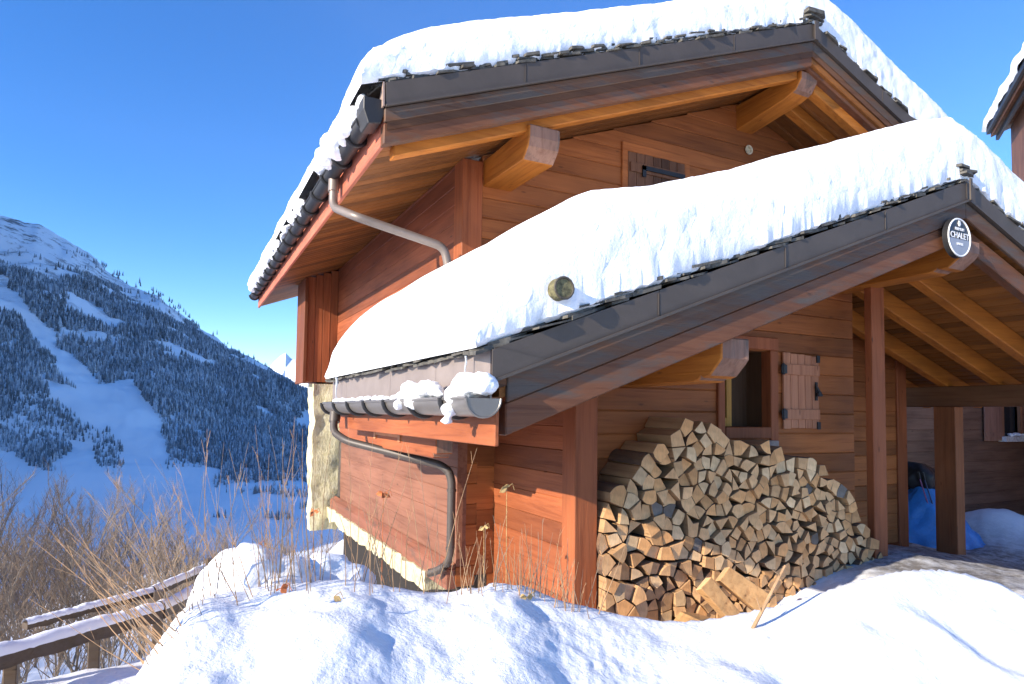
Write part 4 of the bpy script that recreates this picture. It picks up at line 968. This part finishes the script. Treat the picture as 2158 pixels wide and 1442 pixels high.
# ------------------------------------------------------------------ tarp-covered heap and ski poles behind the porch
def tarp():
    bm = bmesh.new(); cx, cy = 11.66, 6.92; gz = gz_world(cx, cy)
    n, m = 60, 30; vs = []
    nu, nv = 0.8885, -0.4587
    for j in range(m + 1):
        f = j / m
        for i in range(n):
            a = 2 * math.pi * i / n; ca, sa = math.cos(a), math.sin(a)
            rx, ry = .80 + .05 * math.cos(3 * a), .45
            prof = (1 - f ** 1.5) ** .8 + .06 if f < 1 else 0
            r = prof * (1 + .12 * abs(math.sin(a * 5 + 2 * f + mnoise.noise(Vector((ca * 2, sa * 2, f * 2))) * 3)) * (1.1 - f) + .08 * mnoise.noise(Vector((ca * 5, sa * 5, f * 6))))
            x_ = ca * rx * r; y_ = sa * ry * r
            top = 1.58 - .80 * (x_ + .8) / 1.6
            z = gz - .15 + top * f + .04 * mnoise.noise(Vector((x_ * 4, y_ * 4, f * 4)))
            vs.append(bm.verts.new((cx + nu * x_ + .4587 * y_, cy + nv * x_ + .8885 * y_, z)))
    for j in range(m):
        for i in range(n): 
            try: bm.faces.new((vs[j * n + i], vs[j * n + (i + 1) % n], vs[(j + 1) * n + (i + 1) % n], vs[(j + 1) * n + i]))
            except Exception: pass
    bmesh.ops.translate(bm, verts=bm.verts, vec=(-cx, -cy, -gz))
    me = bpy.data.meshes.new("tarpaulin"); bm.to_mesh(me); bm.free(); me.materials.append(flat_mat("blue_tarp", (.035, .20, .52), .4, 3, .3, .05))
    for p in me.polygons: p.use_smooth = True
    o = bpy.data.objects.new("tarpaulin", me); o.location = (cx, cy, gz); COL.objects.link(o)
    tag(o, "blue tarpaulin draped over a heap behind the porch post", "tarpaulin")
    clump("black_bag", [(cx - .10, cy + .15, gz + 1.12), (cx + .12, cy + .05, gz + 1.08)], [.27, .23], None, "black bag resting on top of the blue tarpaulin", "bag", seed=31, mat=flat_mat("black_cloth", (.012, .012, .014), .5), amp=.2)
    for k, (dx, lb) in enumerate(((-.62, "purple ski pole leaning against the blue tarpaulin"), (-.54, "dark blue ski pole with its basket beside the purple one"))):
        x, y = cx + nu * dx + .3, cy + nv * dx - .55; g = gz_world(x, y)
        q = MB(); q.tube([(x + .10, y, g - .02), (x - .12, y + .22, g + 1.12)], [.008, .011], 8)
        po = q.build("ski_pole", flat_mat("pole_paint", (.25, .08, .2) if k == 0 else (.03, .04, .12), .4), None, (x, y, g)); tag(po, lb, "ski pole")
        q = MB(); q.tube([(x - .12, y + .22, g + 1.12), (x - .135, y + .235, g + 1.24)], .018, 8); q.build("grip", M_black, po)
        q = MB(); q.tube([(x + .085, y + .015, g + .06), (x + .083, y + .017, g + .075)], .045, 12); q.build("basket", M_black, po)
tarp()

# ------------------------------------------------------------------ snow boulders on the bank
def at_px(px, py, depth):
    p = (XD * ((px - 1095) / 1378) + DN * ((py - 799) / 1378) + FW) * depth; return p
for (px, py, d, rr, lb, sd) in (((530, 1222, 3.25, .31, "large rounded snow block at the left end of the bank", 3)), ((688, 1212, 3.45, .22, "smaller jagged snow block beside the house corner", 6))):
    p = at_px(px, py, d)
    clump("snow_block", [tuple(p), tuple(p + Vector((rr * .45, -rr * .22, -.05))), tuple(p - Vector((rr * .40, -rr * .22, .10)))], [rr * .62, rr * .55, rr * .55], None, lb, "snow block", seed=sd, sub=4, amp=.22, squash=.95)

# ------------------------------------------------------------------ fence
FN = empty("rail_fence", tuple(at_px(200, 1345, 7.3)), "weathered wooden rail fence capped with snow on the left slope edge", "fence")
A0, A1, A2 = at_px(-260, 1455, 5.9), at_px(335, 1285, 8.4), at_px(520, 1195, 11.5)
m_rail = wood('X', (.10, .07, .045), weather=.6)
def rail(p, q, w_, h, drop, name="rail", snowh=.10):
    b = MB(); n = 24; d = (q - p); side = Vector((d.y, -d.x, 0)).normalized()
    o = len(b.v)
    for i in range(n + 1):
        c = p + d * (i / n) + Vector((0, 0, drop + .01 * math.sin(i * 1.3)))
        for (s, z) in ((-1, -1), (1, -1), (1, 1), (-1, 1)): b.v.append(tuple(c + side * s * w_ / 2 * (1 + .06 * math.sin(i * 2.1 + s)) + Vector((0, 0, z * h / 2))))
    for i in range(n):
        for k in range(4): b.f.append((o + i * 4 + k, o + i * 4 + (k + 1) % 4, o + (i + 1) * 4 + (k + 1) % 4, o + (i + 1) * 4 + k)); b.m.append(0)
    b.f += [tuple(o + k for k in range(4)), tuple(o + n * 4 + k for k in range(4))]; b.m += [0, 0]
    r_ = b.build(name, m_rail, FN)
    b = MB(); o = 0; n = 60
    for i in range(n + 1):
        c = p + d * (i / n) + Vector((0, 0, drop + h / 2)); hh = snowh * (1 + .35 * mnoise.noise(Vector((i * .22, 3, drop * 5)))) 
        for a in range(9):
            t = math.pi * a / 8; b.v.append(tuple(c + side * math.cos(t) * w_ * .62 + Vector((0, 0, math.sin(t) * hh - .01 + .012 * mnoise.noise(Vector((i * .8, a, 1)))))))
    for i in range(n):
        for k in range(8): b.f.append((i * 9 + k, (i + 1) * 9 + k, (i + 1) * 9 + k + 1, i * 9 + k + 1)); b.m.append(0)
        b.f.append((i * 9, i * 9 + 8, (i + 1) * 9 + 8, (i + 1) * 9)); b.m.append(0)
    s_ = b.build("fence_snow", M_snow_soft, None, tuple(p), smooth=True)
    return s_
lbs = ["snow ridge on the long near fence rail", "snow ridge on the far stretch of the lower fence rail", "snow ridge on the higher near fence rail", "snow ridge on the far stretch of the higher fence rail"]
tag(rail(A0, A1, .16, .15, -.05), lbs[0], "snow"); tag(rail(A1, A2, .15, .13, -.05), lbs[1], "snow")
back = Vector((-.1, .35, -.13))
tag(rail(A0 + back + (A1 - A0) * .45, A1 + back, .10, .07, .26, snowh=.06), lbs[2], "snow"); tag(rail(A1 + back, A2 + back, .10, .07, .26, snowh=.08), lbs[3], "snow")
for t in (0.02, .38, .70, .995):
    p = A0 + (A1 - A0) * t; b = MB(); b.box(p.x - .06, p.x + .06, p.y + .12, p.y + .24, p.z - 1.3, p.z + (.20 if t > .9 else -.02)); b.build("post", m_rail, FN, bevel=.01)
for t in (.5, 1.0):
    p = A1 + (A2 - A1) * t; b = MB(); b.box(p.x - .06, p.x + .06, p.y + .12, p.y + .24, p.z - 1.5, p.z + .36); b.build("post", m_rail, FN, bevel=.01)

# ------------------------------------------------------------------ bare trees on the slope
def bare_tree_mesh(seed, H=5.0):
    rnd = random.Random(seed); b = MB()
    def branch(p, d, ln, r, lvl):
        n = 4 if lvl < 2 else 3; pts = [p]; rs = [r]; dd = d.copy()
        for i in range(n):
            dd = (dd + Vector((rnd.uniform(-.16, .16), rnd.uniform(-.16, .16), rnd.uniform(-.02, .14)))).normalized(); pts.append(pts[-1] + dd * ln / n); rs.append(r * (1 - .8 * (i + 1) / n))
        b.tube(pts, rs, 5 if lvl == 0 else 3, caps=False, mi=0 if lvl < 2 else 1)
        if lvl >= 3: return
        k = (13, 6, 4)[lvl]
        for j in range(k):
            t = (.12 + .86 * (j + rnd.random()) / k) if lvl == 0 else (.2 + .8 * (j + rnd.random()) / k); f = t * n; i = min(int(f), n - 1); q = pts[i].lerp(pts[i + 1], f - i)
            a = rnd.uniform(0, 6.28); sp = rnd.uniform(.45, .9); side = Vector((math.cos(a), math.sin(a), 0))
            nd = (dd * (1 - sp * .3) + side * sp + Vector((0, 0, .35))).normalized()
            branch(q, nd, ln * (rnd.uniform(.28, .5) if lvl == 0 else rnd.uniform(.4, .65)) * (1.15 - t * .5), max(r * (.42 if lvl == 0 else .5), .006), lvl + 1)
    for s in range(rnd.choice((2, 3, 3))): branch(Vector((rnd.uniform(-.3, .3), rnd.uniform(-.3, .3), -.5)), Vector((rnd.uniform(-.18, .18), rnd.uniform(-.18, .18), 1)), H * rnd.uniform(.75, 1.05), .045, 0)
    return b
m_tr = flat_mat("grey_bark", (.18, .145, .11), .9); m_tw = flat_mat("brown_twigs", (.25, .175, .11), .9)
protos = [bare_tree_mesh(100 + i, 5.2).build("bare_tree", [m_tr, m_tw], None, (0, 0, 0), recalc=False) for i in range(5)]
rt = random.Random(5); used = [False] * 5; cnt = 0; TREES = []
for i in range(400):
    if cnt >= 42: break
    v = rt.uniform(13, 52); q = rt.uniform(-.86, -.33); 
    if q > -.5 and v < 20: continue
    u = q * v; X, Y, Z = [float(a[0]) for a in ground_z(np.array([u]), np.array([v]))]
    if X > 0.5 and Y < 16: continue
    px = 1095 + 1378 * q; top = 1060 if px < 330 else 1075 + (px - 330) * .12
    hmax = -(top + rt.uniform(-25, 70) - 862) / 1378 * v - Z
    s = hmax / 5.2
    if s < .35 or s > 2.6: continue
    s = min(s, 1.5) if px > 330 else s
    k = cnt % 5; o = protos[k] if not used[k] else protos[k].copy()
    if used[k]: COL.objects.link(o)
    used[k] = True; o.location = (X, Y, Z); o.scale = (s, s, s); o.rotation_euler = (0, 0, rt.uniform(0, 6.28)); cnt += 1
    TREES.append((px, o))
for i, (px, o) in enumerate(sorted(TREES, key=lambda q: q[0])):
    tag(o, "leafless brown tree on the snowy slope, %s from the left of its group" % ORDN[i], "tree", "bare trees on the slope below the house")

# ------------------------------------------------------------------ dry stalks, grass, leaves
m_st = flat_mat("dry_stalk", (.34, .20, .10), .8); m_st2 = flat_mat("grey_stalk", (.24, .17, .11), .8); m_leaf = flat_mat("withered_leaf", (.50, .14, .04), .8, 30, .5); m_leaf2 = flat_mat("dry_leaf", (.45, .30, .12), .8, 30, .5)
def stalk(b, p, d, ln, r, rnd, twigs=3, mi=0):
    pts = [p]; dd = d.copy(); n = 5
    for i in range(n): dd = (dd + Vector((rnd.uniform(-.07, .07), rnd.uniform(-.07, .07), rnd.uniform(-.02, .05)))).normalized(); pts.append(pts[-1] + dd * ln / n)
    b.tube(pts, [r * (1 - .7 * i / n) for i in range(n + 1)], 4, caps=False, mi=mi)
    for _ in range(twigs):
        t = rnd.uniform(.35, .95) * n; i = min(int(t), n - 1); q = pts[i].lerp(pts[i + 1], t - i); s = (dd + Vector((rnd.uniform(-.6, .6), rnd.uniform(-.6, .6), rnd.uniform(0, .3)))).normalized()
        b.tube([q, q + s * ln * rnd.uniform(.05, .16)], [r * .45, r * .2], 3, caps=False, mi=mi)
rs_ = random.Random(3)
def clumpstalks(name, specs, label, group=None):
    b = MB(); base = None
    for (p, d, ln, r, tw, mi) in specs:
        base = base or tuple(p); stalk(b, p, d, ln, r, rs_, tw, mi)
    return tag(b.build(name, [m_st, m_st2], None, base, recalc=False), label, "dry plant", group, None)
UP = Vector((0, 0, 1)); RT = Vector(XD)
sets = [  # (name label, px range, base y, depth, lean range, length range, count)
 ("fan of long dry stalks leaning left from the bank's left edge", (310, 400), (1290, 1430), (2.9, 3.3), (-1.5, -.45), (.3, .75), 30),
 ("tall dry stalks rising in front of the valley at the left of the bank", (400, 560), (1215, 1290), (3.2, 3.8), (-.45, .05), (.4, .8), 24),
 ("tall thin stalks between the large snow block and the pillar", (560, 660), (1200, 1240), (3.6, 4.3), (-.25, .12), (.4, .85), 28),
 ("slender stalks before the plastered pillar and dark cellar gap", (655, 950), (1205, 1245), (3.7, 4.6), (-.2, .25), (.3, .8), 38),
 ("low reddish dry weeds along the foot of the side wall", (960, 1260), (1225, 1270), (4.1, 4.7), (-.25, .35), (.12, .42), 110)]
for (lb, xr, yr_, dr, le, lr, ct) in sets:
    sp = []
    for i in range(ct):
        px = rs_.uniform(*xr); dep = float(np.interp(px, _gx, CVs)) + rs_.uniform(-.22, .16); p = at_px(px, rs_.uniform(*yr_), dep)
        g = gz_world(p.x, p.y); p.z = g - .03
        d = (UP + RT * (rs_.uniform(*le) + .15 * rs_.uniform(-1, 1)) + Vector((rs_.uniform(-.1, .1), rs_.uniform(-.1, .1), 0))).normalized()
        sp.append((p, d, rs_.uniform(*lr) , rs_.uniform(.0018, .0034), rs_.choice((0, 1, 2, 4)), rs_.choice((0, 0, 1))))
    clumpstalks("dry_stalks", sp, lb)
# the stout broken stem on the right part of the bank
p = at_px(1582, 1330, 3.2); p.z = gz_world(p.x, p.y) - .02; tip = at_px(1655, 1192, 3.25)
b = MB(); b.tube([p, p.lerp(tip, .35) + Vector((.01, 0, .01)), p.lerp(tip, .7), tip], [.010, .009, .008, .006], 7)
for t, o_ in ((.3, (-.03, .0, .07)), (.62, (.05, 0, .05)), (.85, (-.05, 0, .03)), (.45, (.06, 0, .03))):
    q = p.lerp(tip, t); b.tube([q, q + Vector(o_)], [.005, .002], 5)
tag(b.build("broken_stalk", m_st, None, tuple(p)), "stout broken dry stem sticking up from the snow before the firewood", "stalk")
def leaf(px, py, dep, s, mat, label, nm="withered_leaf"):
    c = at_px(px, py, dep); g = gz_world(c.x, c.y)
    if c.z < g + .01: c.z = g + .015
    b = MB(); rnd = random.Random(px)
    for k in range(3):
        a = rnd.uniform(0, 6.28); n = 7; o = len(b.v); ax = Vector((math.cos(a), math.sin(a) * .4, rnd.uniform(-.6, .5))).normalized(); sd = ax.cross(Vector((.3, 1, .2))).normalized()
        for i in range(n):
            t = i / (n - 1); w_ = math.sin(math.pi * min(t * 1.05, 1)) * .38 * s; cc = c + ax * t * s + Vector((0, 0, -.25 * s * t * t)); up_ = ax.cross(sd) * .15 * s * math.sin(t * 4)
            b.v += [tuple(cc + sd * w_ + up_), tuple(cc), tuple(cc - sd * w_ + up_ * .6)]
        for i in range(n - 1):
            for m_ in range(2): b.f.append((o + i * 3 + m_, o + i * 3 + m_ + 1, o + (i + 1) * 3 + m_ + 1, o + (i + 1) * 3 + m_)); b.m.append(0)
    if nm == 'stalk_leaf': g_ = Vector((c.x - .04, c.y - .02, g - .05)); b.tube([c, c.lerp(g_, .5) + Vector((.02, 0, 0)), g_], [.002, .0026, .003], 4)
    b.tube([c, c + Vector((s * .8, 0, s * .5)), c + Vector((s * 1.3, .02, -.02))], [.002, .002, .0015], 4)
    ob = b.build(nm, mat, None, tuple(c), recalc=False); so2 = ob.modifiers.new("thick", 'SOLIDIFY'); so2.thickness = .0012
    tag(ob, label, "leaf")
leaf(592, 1240, 2.7, .036, m_leaf, "curled orange-red leaf lying on the snow bank at the left")
leaf(703, 1258, 2.7, .035, m_leaf2, "small yellow-brown leaf on the snow right of the orange leaf")
leaf(1110, 1275, 3.2, .045, m_leaf2, "dry tan leaf on the snow below the side wall")
leaf(808, 1040, 4.3, .05, m_leaf, "red withered leaf on a stalk before the side wall", "stalk_leaf")
leaf(662, 1078, 4.1, .035, m_leaf, "small red leaf in front of the yellowed pillar", "stalk_leaf")
leaf(540, 1150, 3.5, .045, m_leaf, "red leaf hanging above the large snow block", "stalk_leaf")
leaf(1020, 1110, 4.4, .04, m_leaf2, "dry brown leaf in front of the orange side wall", "stalk_leaf")
leaf(1068, 1028, 4.2, .05, m_leaf2, "tan curled leaf on top of a tall stalk by the side wall", "stalk_leaf")

# ------------------------------------------------------------------ mountain air
b = MB(); b.box(-3800, 3800, -900, 4600, -92, 1700)
m, n, p = newmat("mountain_air"); n.nodes.remove(p); pv = N(n, "ShaderNodeVolumePrincipled"); pv.inputs["Color"].default_value = (.75, .85, 1, 1); pv.inputs["Density"].default_value = 0.000025
L(n, pv.outputs[0], n.nodes["Material Output"].inputs["Volume"])
tag(b.build("haze", m), "thin blue mountain air filling the valley", "haze", kind='stuff')
